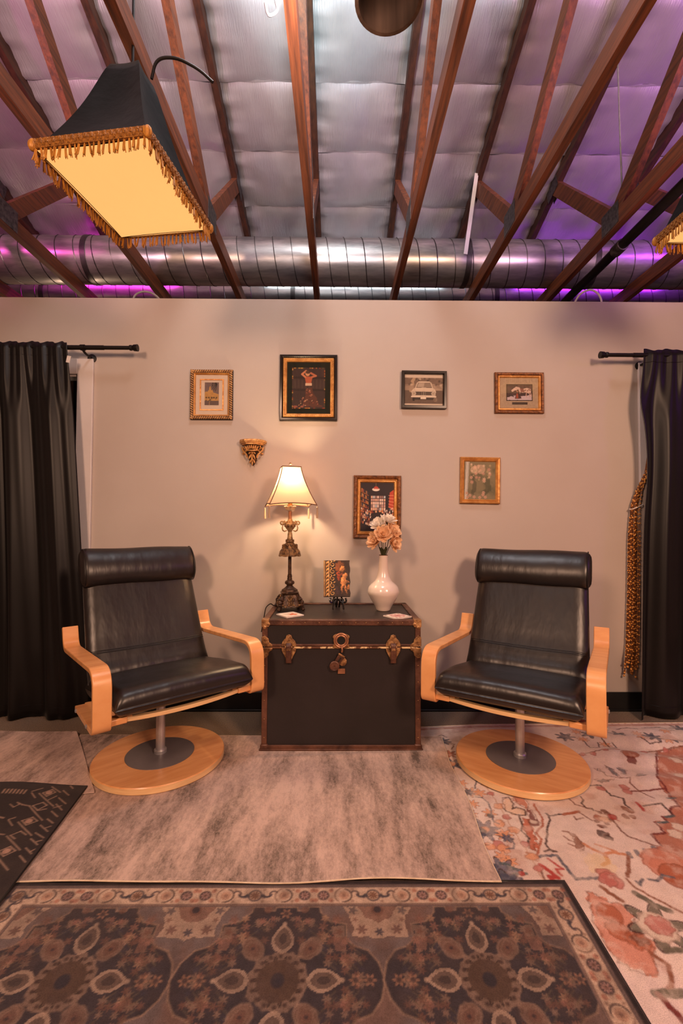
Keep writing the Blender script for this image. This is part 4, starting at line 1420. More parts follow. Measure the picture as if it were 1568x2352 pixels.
# cream cartouches between the medallions along the far edge, and quarter ones in the corners
for cx in [XC + 0.26 * s for s in (-3, -1, 1, 3)]:
    for ey_, sy in ((py1 - 0.093, -1), (py0 + 0.093, 1)):
        poly = [(cx - 0.10, ey_), (cx - 0.08, ey_ + sy * 0.03), (cx - 0.072, ey_ + sy * 0.07), (cx - 0.078, ey_ + sy * 0.098), (cx - 0.02, ey_ + sy * 0.098), (cx, ey_ + sy * 0.108), (cx + 0.02, ey_ + sy * 0.098), (cx + 0.078, ey_ + sy * 0.098), (cx + 0.072, ey_ + sy * 0.07), (cx + 0.08, ey_ + sy * 0.03), (cx + 0.10, ey_)]
        cv.fill(poly, CRM, 0.85, 0.008)
        cv.fill([(cx - 0.055, ey_), (cx - 0.035, ey_ + sy * 0.04), (cx, ey_ + sy * 0.055), (cx + 0.035, ey_ + sy * 0.04), (cx + 0.055, ey_)], (134, 92, 76), 0.85, 0.006)
        cv.disc((cx, ey_ + sy * 0.014), 0.018, RED, 0.9)
        cv.disc((cx, ey_ + sy * 0.012), 0.011, DK, 0.95)
        for sx in (-1, 1):
            cv.star((cx + sx * 0.048, ey_ + sy * 0.076), 0.017, (122, 84, 74), 6, 0.9)
            cv.star((cx + sx * 0.07, ey_ + sy * 0.015), 0.015, NAVY, 5, 0.7)
            cv.star((cx + sx * 0.065, ey_ + sy * 0.045), 0.009, (128, 86, 72), 5, 0.8)
            cv.fill([(cx + sx * 0.09, ey_ + sy * 0.1), (cx + sx * 0.125, ey_ + sy * 0.1), (cx + sx * 0.12, ey_ + sy * 0.14), (cx + sx * 0.092, ey_ + sy * 0.14)], (146, 100, 82), 0.6, 0.006)
            cv.star((cx + sx * 0.115, ey_ + sy * 0.04), 0.016, RED, 5, 0.5)
        cv.star((cx, ey_ + sy * 0.084), 0.014, NAVY, 6, 0.9)
# borders
D_ = np.minimum(np.minimum(X - px0, px1 - X), np.minimum(Y - py0, py1 - Y))
for lo, hi, col in ((0.0, 0.094, (112, 90, 86)), (0.026, 0.083, (212, 176, 148)), (0.0, 0.014, (44, 34, 38)), (0.0855, 0.0895, (150, 116, 100))):
    msk = np.clip((D_ - lo) / 0.0033 + 0.5, 0, 1) * np.clip((hi - D_) / 0.0033 + 0.5, 0, 1)
    cv.C = cv.C * (1 - msk[..., None]) + np.array(lin(col)) * msk[..., None]


def arc(c, r, a0, a1, n=9, fl=1.0):
    return [(c[0] + r * math.cos(a0 + (a1 - a0) * k / n), c[1] + fl * r * math.sin(a0 + (a1 - a0) * k / n)) for k in range(n + 1)]


def border_unit(u, kind, T):
    """T maps (along, across) to xy; across 0 = band centre"""
    def dsk(a, b, r, c, al=0.9, ring=None):
        cv.disc(T(a, b), r, c, al, ring=ring)

    def stk(pts, w_, c, al=0.85):
        cv.stroke([T(*p) for p in pts], w_, c, al)
    if kind == 0:
        dsk(u, 0, 0.0215, NAVY, 0.95)
        dsk(u, 0, 0.017, (190, 150, 122), 0.9)
        cv.star(T(u, 0), 0.0155, (128, 82, 58), 9, 0.95)
        for s in (-1, 1):
            stk(arc((u + s * 0.036, 0.008), 0.013, PI * 1.1 if s > 0 else -0.1 * PI, PI * 1.9 if s > 0 else -0.9 * PI), 0.006, NAVY)
            stk([(u + s * 0.02, -0.002), (u + s * 0.028, -0.006)], 0.009, NAVY)
            stk(arc((u + s * 0.055, 0.004), 0.012, 0.2 * PI if s > 0 else 0.8 * PI, 1.1 * PI if s > 0 else -0.1 * PI), 0.0045, (96, 74, 76))
    elif kind == 1:
        dsk(u, 0, 0.015, (196, 142, 112), 0.8)
        dsk(u, 0, 0.006, RED, 0.6)
        for s in (-1,):
            stk(arc((u, 0), 0.023, -0.55 * PI, 0.45 * PI), 0.0045, (84, 62, 62))
        stk(arc((u, 0), 0.027, 0.62 * PI, 1.3 * PI), 0.004, (120, 84, 72), 0.6)
    else:
        dsk(u, 0, 0.018, (90, 66, 68), 0.95)
        cv.star(T(u, 0), 0.0145, (176, 130, 120), 8, 0.95)
        dsk(u, 0, 0.005, RED, 0.9)
        for s in (-1, 1):
            for b in (-1, 1):
                dsk(u + s * 0.022, b * 0.017, 0.007, (184, 104, 76), 0.75)
    for b in (-1, 1):
        dsk(u + 0.025, b * 0.021, 0.0045, RED, 0.6)


SEQ = [(0, 0), (0.087, 1), (0.148, 2), (0.204, 2), (0.265, 1)]
for k in range(-3, 4):
    for off, kd in SEQ:
        u = XC - 0.10 + k * 0.352 + off
        if px0 + 0.03 < u < px1 - 0.03:
            border_unit(u, kd, lambda a, b: (a, py1 - 0.0545 + b))
            border_unit(u, kd, lambda a, b: (a, py0 + 0.0545 + b))
        v = py1 - 0.125 - k * 0.352 - off
        if py0 + 0.1 < v < py1 - 0.07:
            border_unit(v, kd, lambda a, b: (px1 - 0.0545 + b, a))
            border_unit(v, kd, lambda a, b: (px0 + 0.0545 + b, a))
cv.mottle((86, 66, 62), 26, 0.35, 44, 0.5, 0.72)
cv.vary(60, 0.2, 9)
cv.C = 0.82 * (cv.C * 0.8 + 0.2 * cv.C.mean(-1, keepdims=True))  # whole pattern darkened by colour in place of a dimmer foreground


def place_p(X, Y):
    e = np.clip((Y - 1.40) / 0.05, 0, 1)
    return X + (Y - 1.446) * 0.03 * np.clip((X - 0.2) / 0.5, 0, 1), Y - 0.006 * np.clip(-X - 0.2, 0, 1) * 0 , 0.0105 + 0.0 * e + 0.001 * np.sin(X * 9) * e


t = thing('medallion_rug', 'brown medallion rug with a cream flowered border in the foreground', 'rug')
link_mesh('pile', cv.mesh('pile', M['rug_print'], place_p), t)
LX = np.array(edge_loop(px0, py0, px1, py1, lambda x, y: 0))
ex, ey, ez = place_p(LX[:, 0], LX[:, 1])
MB().tube([(a, b, 0.0065) for a, b in zip(ex, ey)], 0.0045, 6, closed=True).build('bound_edge', M['rubber'], t, smooth=60)


# --- distressed beige rugs (material driven) as quads with slight waves
def quad_rug(name, label, c, m, hemmat, z0, wave, nu=110, nv=90, thick=0.004):
    t = thing(name, label, 'rug')
    A, B, C_, D2 = [Vector((*p, 0)) for p in c]

    def fn(u, v):
        p = (A * (1 - u) + B * u) * (1 - v) + (D2 * (1 - u) + C_ * u) * v
        return (*wave(p.x, p.y, u, v)[:2], z0 + wave(p.x, p.y, u, v)[2])
    MB().grid(fn, nu, nv).build('pile', m, t, smooth=180)
    lo = [fn(k / 60, 0) for k in range(60)] + [fn(1, k / 60) for k in range(60)] + [fn(1 - k / 60, 1) for k in range(60)] + [fn(0, 1 - k / 60) for k in range(60)]
    MB().tube([(p[0], p[1], p[2] - thick * 0.5) for p in lo], thick * 0.6, 6, closed=True).build('bound_edge', hemmat, t, smooth=60)
    return t


def wave_b(x, y, u, v):
    z = 0
    # ridge running just in front of the trunk, and a lift near the front left edge
    g = math.exp(-((y - (2.20 + 0.03 * math.sin(3 * x))) / 0.022) ** 2) * min(1, max(0, (x + 0.6) / 0.2))
    z += 0.007 * g * (1 if abs(x) < 0.65 else 0)
    e = max(0, 1 - v * 12)
    z += 0.004 * e * (1 + math.sin(x * 8))
    yy = y + (0.005 * math.sin(x * 5 + 0.6) + 0.003 * math.sin(x * 13)) * max(0, 1 - v * 6)
    xx = x + 0.006 * math.sin(y * 11) * u
    return xx, yy, z


quad_rug('distressed_rug', 'distressed beige rug in the middle, under the trunk front and left chair',
         [(-1.12, 1.440), (0.512, 1.436), (0.540, 2.40), (-1.34, 2.425)], M['rug_beige'], M['rug_hem'], 0.0155, wave_b, 140, 100)


def wave_s(x, y, u, v):
    return x, y + 0.008 * math.sin(x * 9) * v, 0.002 * (1 + math.sin(x * 7 + y * 5)) * (0.3 + 0.7 * u)


quad_rug('distressed_rug', 'distressed sand rug at far left behind the dark patterned rug',
         [(-2.6, 1.55), (-0.99, 1.90), (-1.375, 2.445), (-2.6, 2.47)], M['rug_beige2'], M['rug_beige2'], 0.0200, wave_s, 70, 50)

# --- dark rug at left
dx0, dy0, dx1, dy1 = -2.3, 1.20, -0.985, 1.945
cv = Canvas(dx0, dy0, dx1, dy1, 0.0036, (46, 36, 36))
cv.mottle((64, 52, 46), 7, 0.6, 2)
for kind, wd, pts in DARK_RUG_MARKS:
    if kind == 'S':
        cv.stroke(pts, wd * 0.85, (176, 144, 124), 0.8)
    else:
        cv.disc(pts[0], wd, (186, 146, 126), 0.85)
for k in range(14):
    for j in range(5):
        x, y = -1.5 - k * 0.09 + j * 0.03, 1.3 + j * 0.13
        q = [(x - 0.03, y), (x, y + 0.02), (x + 0.03, y), (x, y - 0.02), (x - 0.03, y)]
        cv.stroke(q, 0.005, (150, 120, 104), 0.6)
cv.vary(30, 0.2, 3)


def place_d(X, Y):
    s = np.clip((Y - 1.2) / 0.745, 0, 1)
    xr = X - 0.075 * np.clip((Y - 1.47) / 0.475, -0.4, 1) * 0.7
    return xr, Y + 0.012 * np.sin(X * 9 + 1.2) * np.clip((Y - 1.6) / 0.3, 0, 1), 0.0275 + 0.003 * (1 + np.sin(X * 9)) * np.clip((Y - 1.7) / 0.2, 0, 1)


t = thing('dark_rug', 'black rug with pale diamond outlines at the left edge', 'rug')
link_mesh('pile', cv.mesh('pile', M['rug_print'], place_d), t)
LX = np.array(edge_loop(dx0, dy0, dx1, dy1, lambda x, y: 0))
ex, ey, ez = place_d(LX[:, 0], LX[:, 1])
MB().tube([(a, b, c - 0.0035) for a, b, c in zip(ex, ey, ez)], 0.004, 6, closed=True).build('bound_edge', M['rubber'], t, smooth=60)

# ------------------------------------------------------------------ swivel armchairs
def pad(path, width, thick, nu=34, wfn=None, crown=0.0, eru=None, ert=None):
    """upholstered pad following a yz centre path; rounded at sides and ends"""
    P = [Vector((0, p[0], p[1])) for p in path]
    N = len(P)
    arcs = [0]
    for i in range(1, N):
        arcs.append(arcs[-1] + (P[i] - P[i - 1]).length)
    Ltot = arcs[-1]

    def at(s):
        s = max(0, min(Ltot, s))
        for i in range(1, N):
            if s <= arcs[i]:
                f = (s - arcs[i - 1]) / (arcs[i] - arcs[i - 1])
                return P[i - 1].lerp(P[i], f)
        return P[-1]
    nt_ = 36
    us = [math.sin(PI / 2 * (2 * i / nu - 1)) for i in range(nu + 1)]
    ts = [0.5 + 0.5 * math.sin(PI / 2 * (2 * j / nt_ - 1)) for j in range(nt_ + 1)]
    eru, ert = eru or thick * 0.55, ert or thick * 0.55
    V, F = [], []
    for sgn in (1, -1):
        for t_ in ts:
            c = at(t_ * Ltot)
            tg = (at(t_ * Ltot + 0.02) - at(t_ * Ltot - 0.02)).normalized()
            nr = Vector((0, -tg.z, tg.y))
            de = min(t_, 1 - t_) * Ltot
            et = math.sqrt(max(0, 1 - max(0, 1 - de / ert) ** 2))
            wd = width * (wfn(t_) if wfn else 1)
            for u in us:
                dx = (1 - abs(u)) * wd / 2
                eu = math.sqrt(max(0, 1 - max(0, 1 - dx / eru) ** 2))
                h = thick / 2 * eu * et + (crown * (1 - u * u) * et if sgn > 0 else 0)
                q = c + nr * sgn * h
                V.append((u * wd / 2, q.y, q.z))
    W = nu + 1
    H = nt_ + 1
    for k in range(2):
        for j in range(nt_):
            for i in range(nu):
                b = k * W * H
                F.append((b + j * W + i, b + j * W + i + 1, b + (j + 1) * W + i + 1, b + (j + 1) * W + i))
    mb = MB().add(V, F)
    return mb


def weld(o):
    md = o.modifiers.new('weld', 'WELD')
    md.merge_threshold = 0.0004
    return o


def armchair(label, loc, rz):
    t = thing('swivel_armchair', label, 'armchair', loc, rz, 'black leather swivel armchairs')
    R = 0.290
    MB().lathe([(R - 0.004, 0), (R, 0.004), (R, 0.027)], 72, caps=False).build('base_edge', M['beech_pale'], t)
    bd = MB().lathe([(R - 0.004, 0.001), (R, 0.027), (R - 0.003, 0.031), (0.0, 0.031)], 72, caps=False)
    bd.build('base_disc', M['beech'], t)
    MB().lathe([(0.152, 0.030), (0.152, 0.0335), (0.150, 0.0345), (0, 0.0345)], 56, caps=False).build('base_plate', M['grey_paint'], t)
    MB().lathe([(0.029, 0.034), (0.029, 0.048), (0.026, 0.052), (0.0205, 0.053)], 28, caps=False).build('collar', M['chrome'], t)
    MB().lathe([(0.0205, 0.05), (0.0205, 0.262)], 28, caps=False).build('column', M['chrome'], t)
    MB().lathe([(0.016, 0.262), (0.016, 0.30)], 20).build('column_neck', M['black_iron'], t)
    MB().lathe([(0.02, 0.286), (0.13, 0.298), (0.15, 0.306), (0.15, 0.314), (0.02, 0.314)], 36).build('swivel_plate', M['grey_paint'], t)
    # seat support: side rails, curved front rail, end blocks, crossbar
    for s in (-1, 1):
        MB().ribbon(fillet([(-0.30, 0.352), (0.0, 0.318), (0.13, 0.315), (0.20, 0.40), (0.345, 0.74), (0.425, 0.935)], 0.10), 0.045, 0.020, s * 0.235).build('side_rail', M['beech'], t, bevel=0.003)
        MB().box((s * 0.272, -0.290, 0.349), (0.075, 0.05, 0.024)).build('rail_block', M['beech'], t, bevel=0.004)
    fr = MB()
    n = 20
    V = []
    for k in range(n + 1):
        x = -0.27 + 0.54 * k / n
        z = 0.350 - 0.012 * (1 - (x / 0.27) ** 2)
        for dy, dz in ((-0.013, -0.008), (0.013, -0.008), (0.013, 0.008), (-0.013, 0.008)):
            V.append((x, -0.292 + dy - 0.014 * (1 - (x / 0.27) ** 2), z + dz))
    F = [(3, 2, 1, 0), tuple(n * 4 + k for k in range(4))] + [(i * 4 + k, i * 4 + (k + 1) % 4, (i + 1) * 4 + (k + 1) % 4, (i + 1) * 4 + k) for i in range(n) for k in range(4)]
    fr.add(V, F)
    fr.build('front_rail', M['beech_pale'], t, bevel=0.002)
    MB().box((0, 0.02, 0.318), (0.62, 0.06, 0.016)).build('crossbar', M['beech'], t, bevel=0.003)
    MB().box((0, 0.40, 0.86), (0.50, 0.02, 0.06), Matrix.Rotation(math.radians(-25), 3, 'X')).build('back_slat', M['beech'], t, bevel=0.003)
    # bent laminated armrests
    for s in (-1, 1):
        path = fillet([(0.302, 0.612), (0.262, 0.520), (-0.315, 0.552), (-0.322, 0.330), (-0.02, 0.336)], [0.05, 0.075, 0.030], 8)
        a = MB().ribbon(path, 0.066, 0.020, s * 0.327).build('armrest', M['beech'], t, bevel=0.003, smooth=50)
        for y_ in (-0.05, -0.24):
            MB().lathe([(0.008, 0), (0.008, 0.003), (0.005, 0.005)], 14).build('bolt', M['chrome'], a, loc=(s * 0.36, y_, 0.334), rot=(0, s * PI / 2, 0))
    # cushions
    seat = [(-0.352, 0.402), (-0.30, 0.416), (-0.15, 0.402), (0.02, 0.372), (0.16, 0.352)]
    weld(pad(seat, 0.575, 0.098, crown=0.008, eru=0.034, ert=0.046).build('seat_cushion', M['leather'], t, smooth=180))
    back = [(0.105, 0.375), (0.150, 0.43), (0.205, 0.53), (0.275, 0.68), (0.345, 0.83), (0.395, 0.95)]
    weld(pad([(p[0], p[1]) for p in reversed(back)], 0.56, 0.082, wfn=lambda u: 0.955 + 0.065 * u, crown=0.016, eru=0.075, ert=0.06).build('back_cushion', M['leather'], t, smooth=180))
    # seam across the back and its piping
    for dz in (0.0, 0.008):
        yb = 0.178 + 0.5 * dz
        P = []
        for k in range(25):
            x = -0.266 + 0.532 * k / 24
            e = max(0, abs(x) - 0.235) / 0.04
            P.append((x, yb - 0.0425 - 0.0155 * (1 - (x / 0.28) ** 2) + 0.006 * e + 0.012 * e * e, 0.490 + dz + 0.02 - 0.01 * e * e))
        MB().tube(P, 0.0016, 5).build('seam', M['leather_seam'], t)
    # headrest roll
    hr = MB()
    n, m = 26, 24
    V, F = [], []
    for i in range(n + 1):
        u = math.sin(PI / 2 * (2 * i / n - 1))
        dx = (1 - abs(u)) * 0.29
        e = math.sqrt(max(0, 1 - max(0, 1 - dx / 0.03) ** 2))
        e = 0.35 + 0.65 * e if i not in (0, n) else 0.3
        for k in range(m):
            a = 2 * PI * k / m
            ry, rz_ = 0.058 * e, 0.099 * (0.35 + 0.65 * e) * (1 + 0.02 * math.sin(5 * u))
            y, z = ry * math.cos(a), rz_ * math.sin(a)
            ca, sa = math.cos(math.radians(-24)), math.sin(math.radians(-24))
            V.append((u * 0.287, 0.334 + y * ca - z * sa, 0.884 + y * sa + z * ca))
    for i in range(n):
        for k in range(m):
            F.append((i * m + k, i * m + (k + 1) % m, (i + 1) * m + (k + 1) % m, (i + 1) * m + k))
    F.append(tuple(range(m)))
    F.append(tuple(range(n * m, n * m + m)))
    hr.add(V, F)
    h = hr.build('headrest', M['leather'], t, smooth=180)
    for s in (-1, 1):
        P = []
        for k in range(25):
            a = 2 * PI * k / 24
            y, z = 0.057 * math.cos(a), 0.0975 * math.sin(a)
            ca, sa = math.cos(math.radians(-24)), math.sin(math.radians(-24))
            P.append((s * 0.270, 0.334 + y * ca - z * sa, 0.884 + y * sa + z * ca))
        MB().tube(P, 0.0022, 5).build('piping', M['leather_seam'], h)
    return t


armchair('black leather swivel armchair left of the trunk, on the beige rug', (-0.826, 2.17, 0.016), math.radians(40))
armchair('black leather swivel armchair right of the trunk, on the floral rug', (0.855, 2.145, 0.0085), math.radians(-32))

# ------------------------------------------------------------------ steamer trunk
TX, TYF, TW, TD, TH, TZ = 0.022, 2.255, 0.78, 0.495, 0.632, 0.0165
tr = thing('steamer_trunk', 'old black steamer trunk with brown bindings and brass locks between the chairs', 'trunk', (TX, TYF + TD / 2, TZ))
yf = -TD / 2
zs = 0.500           # seam height
MB().box((0, 0, zs / 2 - 0.002), (TW - 0.012, TD - 0.012, zs - 0.006)).build('body', M['trunk'], tr, bevel=0.004)
MB().box((0, 0, (zs + TH) / 2), (TW - 0.012, TD - 0.012, TH - zs - 0.012)).build('lid', M['trunk'], tr, bevel=0.004)
bw = 0.027
for sx in (-1, 1):
    for sy in (-1, 1):
        for z0, z1 in ((0.015, zs - 0.004), (zs + 0.004, TH - 0.004)):
            m_ = MB()
            m_.box((sx * (TW / 2 - bw / 2), sy * (TD / 2 - 0.003), (z0 + z1) / 2), (bw, 0.007, z1 - z0))
            m_.box((sx * (TW / 2 - 0.003), sy * (TD / 2 - bw / 2), (z0 + z1) / 2), (0.007, bw, z1 - z0))
            m_.build('edge_binding', M['binding'], tr, bevel=0.003)
    m_ = MB()
    m_.box((sx * (TW / 2 - bw / 2), 0, TH - 0.003), (bw + 0.004, TD, 0.008))
    m_.box((sx * (TW / 2 - 0.003), 0, TH - bw / 2), (0.008, TD, bw))
    m_.build('edge_binding', M['binding'], tr, bevel=0.003)
    MB().box((sx * (TW / 2 - 0.002), 0, 0.012), (0.010, TD, 0.024)).build('edge_binding', M['binding'], tr, bevel=0.003)
for sy in (-1, 1):
    m_ = MB()
    m_.box((0, sy * (TD / 2 - bw / 2), TH - 0.003), (TW, bw, 0.008))
    m_.box((0, sy * (TD / 2 - 0.003), TH - bw / 2), (TW, 0.008, bw))
    m_.build('edge_binding', M['binding'], tr, bevel=0.003)
    m_ = MB()
    m_.box((0, sy * (TD / 2 - 0.002), 0.013), (TW + 0.012, 0.010, 0.022))
    m_.box((0, sy * (TD / 2 + 0.002), 0.004), (TW + 0.020, 0.012, 0.008))
    m_.build('bottom_binding', M['binding'], tr, bevel=0.002)
MB().box((0, yf + 0.002, zs + 0.009), (TW - 0.02, 0.010, 0.011)).build('lid_valance', M['binding'], tr, bevel=0.002)
MB().box((0, yf + 0.002, zs - 0.003), (TW - 0.03, 0.010, 0.009)).build('seam_strip', M['brass_flake'], tr, bevel=0.002)
nail = MB().ball((0, 0, 0), (0.0035, 0.002, 0.0035), 8, 4).mesh('nail', M['brass'], 60)
for k in range(11):
    inst('nail', nail, tr, (-0.30 + k * 0.06 + (0.01 if k % 3 == 0 else 0), yf - 0.002, TH - 0.014))
for sx in (-1, 1):
    for z in (0.06, 0.15, 0.24, 0.33, 0.41, 0.555):
        inst('nail', nail, tr, (sx * (TW / 2 - 0.013), yf - 0.001, z))
for sx in (-1, 1):
    # top corner cap: three rounded lobes
    c = MB()
    c.box((sx * (TW / 2 - 0.015), yf + 0.0155, TH - 0.0155), (0.037, 0.037, 0.037))
    for dx, dz in ((0.012, -0.035), (0.030, -0.020)):
        c.ball((sx * (TW / 2 - dx), yf - 0.001, TH + dz), (0.010, 0.004, 0.010), 10, 6)
    c.build('corner_cap', M['brass'], tr, bevel=0.008)
    b = MB()
    b.box((sx * (TW / 2 - 0.014), yf + 0.014, 0.014), (0.036, 0.038, 0.030))
    b.build('corner_cap', M['binding'], tr, bevel=0.006)
    # knee clamps at the seam ends
    for zz, hh in ((zs + 0.030, 0.045), (zs - 0.035, 0.055)):
        g = 1 if zz > zs else -1
        poly = [(sx * (TW / 2 + 0.002), zs + g * 0.003), (sx * (TW / 2 - 0.052), zs + g * 0.003), (sx * (TW / 2 - 0.050), zs + g * 0.014), (sx * (TW / 2 - 0.036), zs + g * 0.022),
                (sx * (TW / 2 - 0.032), zs + g * 0.040), (sx * (TW / 2 - 0.016), zs + g * 0.054), (sx * (TW / 2 + 0.002), zs + g * 0.050)]
        kc = MB().prism(poly, yf - 0.004, yf + 0.004).build('knee_clamp', M['brass'], tr, bevel=0.002)
        for dx, dz in ((0.040, 0.011), (0.012, 0.040)):
            MB().ball((sx * (TW / 2 - dx), yf - 0.004, zs + g * dz), (0.005, 0.003, 0.005), 8, 4).build('rivet', M['brass'], kc)
        MB().box((sx * (TW / 2 + 0.001), yf + 0.025, zs + g * 0.025), (0.005, 0.05, 0.044)).build('knee_clamp', M['brass'], tr, bevel=0.002)


def mirror_poly(half):
    return half + [(-x, z) for x, z in reversed(half) if abs(x) > 1e-6]


for cx in (-0.258, 0.254):
    z0 = zs
    up = mirror_poly([(0, 0.062), (0.012, 0.058), (0.016, 0.044), (0.030, 0.030), (0.036, 0.016), (0.036, 0.004)])
    lo = mirror_poly([(0, -0.072), (0.010, -0.068), (0.020, -0.046), (0.034, -0.020), (0.036, -0.003)])
    lat = MB().prism([(cx + x, z0 + z) for x, z in up], yf - 0.005, yf).build('latch', M['brass'], tr, bevel=0.0015)
    MB().prism([(cx + x, z0 + z) for x, z in lo], yf - 0.005, yf).build('lower_plate', M['brass'], lat, bevel=0.0015)
    h = MB().ribbon(fillet([(yf - 0.006, z0 + 0.020), (yf - 0.017, z0 + 0.012), (yf - 0.018, z0 - 0.02), (yf - 0.010, z0 - 0.076)], 0.01), 0.028, 0.006, cx)
    h.build('hasp', M['binding'], lat, bevel=0.003)
    MB().tube([(cx - 0.017, yf - 0.012, z0 + 0.003), (cx + 0.017, yf - 0.012, z0 + 0.003)], 0.006, 10).build('hinge_pin', M['brass'], lat)
    MB().box((cx, yf - 0.020, z0 - 0.008), (0.020, 0.004, 0.010)).build('catch', M['brass'], lat, bevel=0.001)
    MB().ball((cx, yf - 0.005, z0 + 0.048), (0.005, 0.003, 0.005), 8, 4).build('rivet', M['brass'], lat)
# centre lock: shaped plate, ring and keyhole
cx, cz = -0.002, zs + 0.034
lk = MB().prism([(cx + x, cz + z) for x, z in mirror_poly([(0, 0.034), (0.026, 0.030), (0.038, 0.024), (0.042, 0.016), (0.036, 0.006), (0.036, -0.018), (0.042, -0.036), (0.02, -0.040)])], yf - 0.005, yf).build('lock', M['brass'], tr, bevel=0.0015)
for rr, th, yy in ((0.033, 0.005, 0.006), (0.024, 0.0045, 0.009)):
    MB().tube([(cx + rr * math.cos(a), yf - yy, cz + rr * math.sin(a)) for a in [2 * PI * k / 32 for k in range(32)]], th, 8, closed=True).build('lock_ring', M['copper'], lk)
MB().lathe([(0.021, 0), (0.021, 0.003)], 28).build('keyhole', M['hole'], lk, loc=(cx, yf - 0.005, cz), rot=(PI / 2, 0, 0))
for sx in (-1, 1):
    MB().ball((cx + sx * 0.036, yf - 0.005, cz + 0.018), (0.004, 0.003, 0.004), 8, 4).build('rivet', M['brass'], lk)
MB().tube(fillet([(cx + 0.002, yf - 0.008, cz - 0.028), (cx + 0.006, yf - 0.016, cz - 0.042), (cx + 0.004, yf - 0.010, cz - 0.056)], 0.01), 0.0045, 8).build('staple', M['copper'], lk)
# hinged hasp hanging askew with round boss, brass disc behind, copper tag
hp = empty('swung_hasp', (cx - 0.010, yf, cz - 0.092), parent=tr)
RH = Matrix.Rotation(math.radians(32), 3, 'Y')
MB().box((0, -0.010, 0), (0.030, 0.008, 0.052), RH).build('hasp_plate', M['binding'], hp, bevel=0.002)
MB().box(RH @ Vector((0, -0.015, 0.025)), (0.036, 0.008, 0.008), RH).build('hasp_bar', M['brass'], hp, bevel=0.002)
MB().box(RH @ Vector((0.002, -0.016, 0.002)), (0.005, 0.004, 0.024), RH).build('hasp_slot', M['hole'], hp)
MB().lathe([(0.0235, 0), (0.0235, 0.010), (0.020, 0.012), (0.018, 0.010), (0.004, 0.010), (0.003, 0.006)], 28).build('hasp_boss', M['binding'], hp, loc=(-0.022, -0.008, -0.030), rot=(PI / 2, 0, 0))
MB().lathe([(0.020, 0), (0.020, 0.004), (0.012, 0.006)], 28).build('brass_disc', M['brass'], hp, loc=(0.018, -0.001, -0.012), rot=(PI / 2, 0, 0))
MB().box((cx + 0.002, yf - 0.0015, cz - 0.151), (0.036, 0.003, 0.025)).build('copper_tag', M['copper'], tr, bevel=0.001)
TT = TZ + TH - 0.0055   # height of the dark panel on top of the trunk

# ------------------------------------------------------------------ table lamp
tl = thing('table_lamp', 'lit table lamp with ornate bronze column and tasselled silk shade on the trunk', 'lamp', (-0.268, 2.575, TT), math.radians(14))
def spiral(c, r0, r1, turns, a0, n=26, flip=1):
    return [(c[0] + flip * (r0 + (r1 - r0) * k / n) * math.cos(a0 + 2 * PI * turns * k / n), c[1], c[2] + (r0 + (r1 - r0) * k / n) * math.sin(a0 + 2 * PI * turns * k / n)) for k in range(n + 1)]


MB().lathe([(0.070, 0.022), (0.066, 0.030), (0.056, 0.050), (0.048, 0.072), (0.044, 0.084), (0.048, 0.088), (0.050, 0.096), (0.040, 0.102), (0.036, 0.106)], 48, sq=4).build('square_base', M['antique_dark'], tl, smooth=40, rot=(0, 0, 0))
for sx in (-1, 1):
    for sy in (-1, 1):
        f = MB()
        f.tube(fillet([(sx * 0.046, sy * 0.046, 0.075), (sx * 0.056, sy * 0.056, 0.05), (sx * 0.060, sy * 0.060, 0.022), (sx * 0.066, sy * 0.066, 0.0085)], 0.02), [0.008 + 0.006 * math.sin(k) ** 2 for k in range(16)], 8)
        f.ball((sx * 0.066, sy * 0.066, 0.009), (0.012, 0.012, 0.009), 10, 6)
        f.ball((sx * 0.060, sy * 0.060, 0.045), (0.012, 0.012, 0.014), 8, 6)
        f.build('scroll_foot', M['antique_dark'], tl)
for k in range(4):
    a = k * PI / 2
    lf = MB()
    for j, (w_, z_, o) in enumerate(((0.010, 0.058, 0.056), (0.008, 0.075, 0.051), (0.007, 0.040, 0.064))):
        for s in (-1, 0, 1):
            lf.ball((s * w_ * 1.2, -o, z_ - abs(s) * 0.004), (w_ * 0.55, 0.005, 0.013), 8, 5, Matrix.Rotation(s * 0.35, 3, 'Y'))
    for s in range(-3, 4):
        lf.ball((s * 0.015, -0.064, 0.027 - 0.004 * math.cos(s * PI)), (0.009, 0.006, 0.006), 8, 5)
    lf.build('acanthus_leaf', M['antique'], tl, rot=(0, 0, a))
MB().lathe([(0.046, 0.102), (0.044, 0.110), (0.034, 0.116), (0.022, 0.126), (0.016, 0.134), (0.018, 0.137), (0.026, 0.142), (0.0275, 0.150), (0.024, 0.158), (0.016, 0.162), (0.013, 0.166), (0.014, 0.172), (0.012, 0.178), (0.014, 0.184), (0.011, 0.190), (0.0125, 0.195)], 32).build('turned_knop', M['antique_dark'], tl)
MB().lathe([(0.0098, 0.180), (0.0098, 0.325)], 20).build('lower_column', M['antique_dark'], tl)
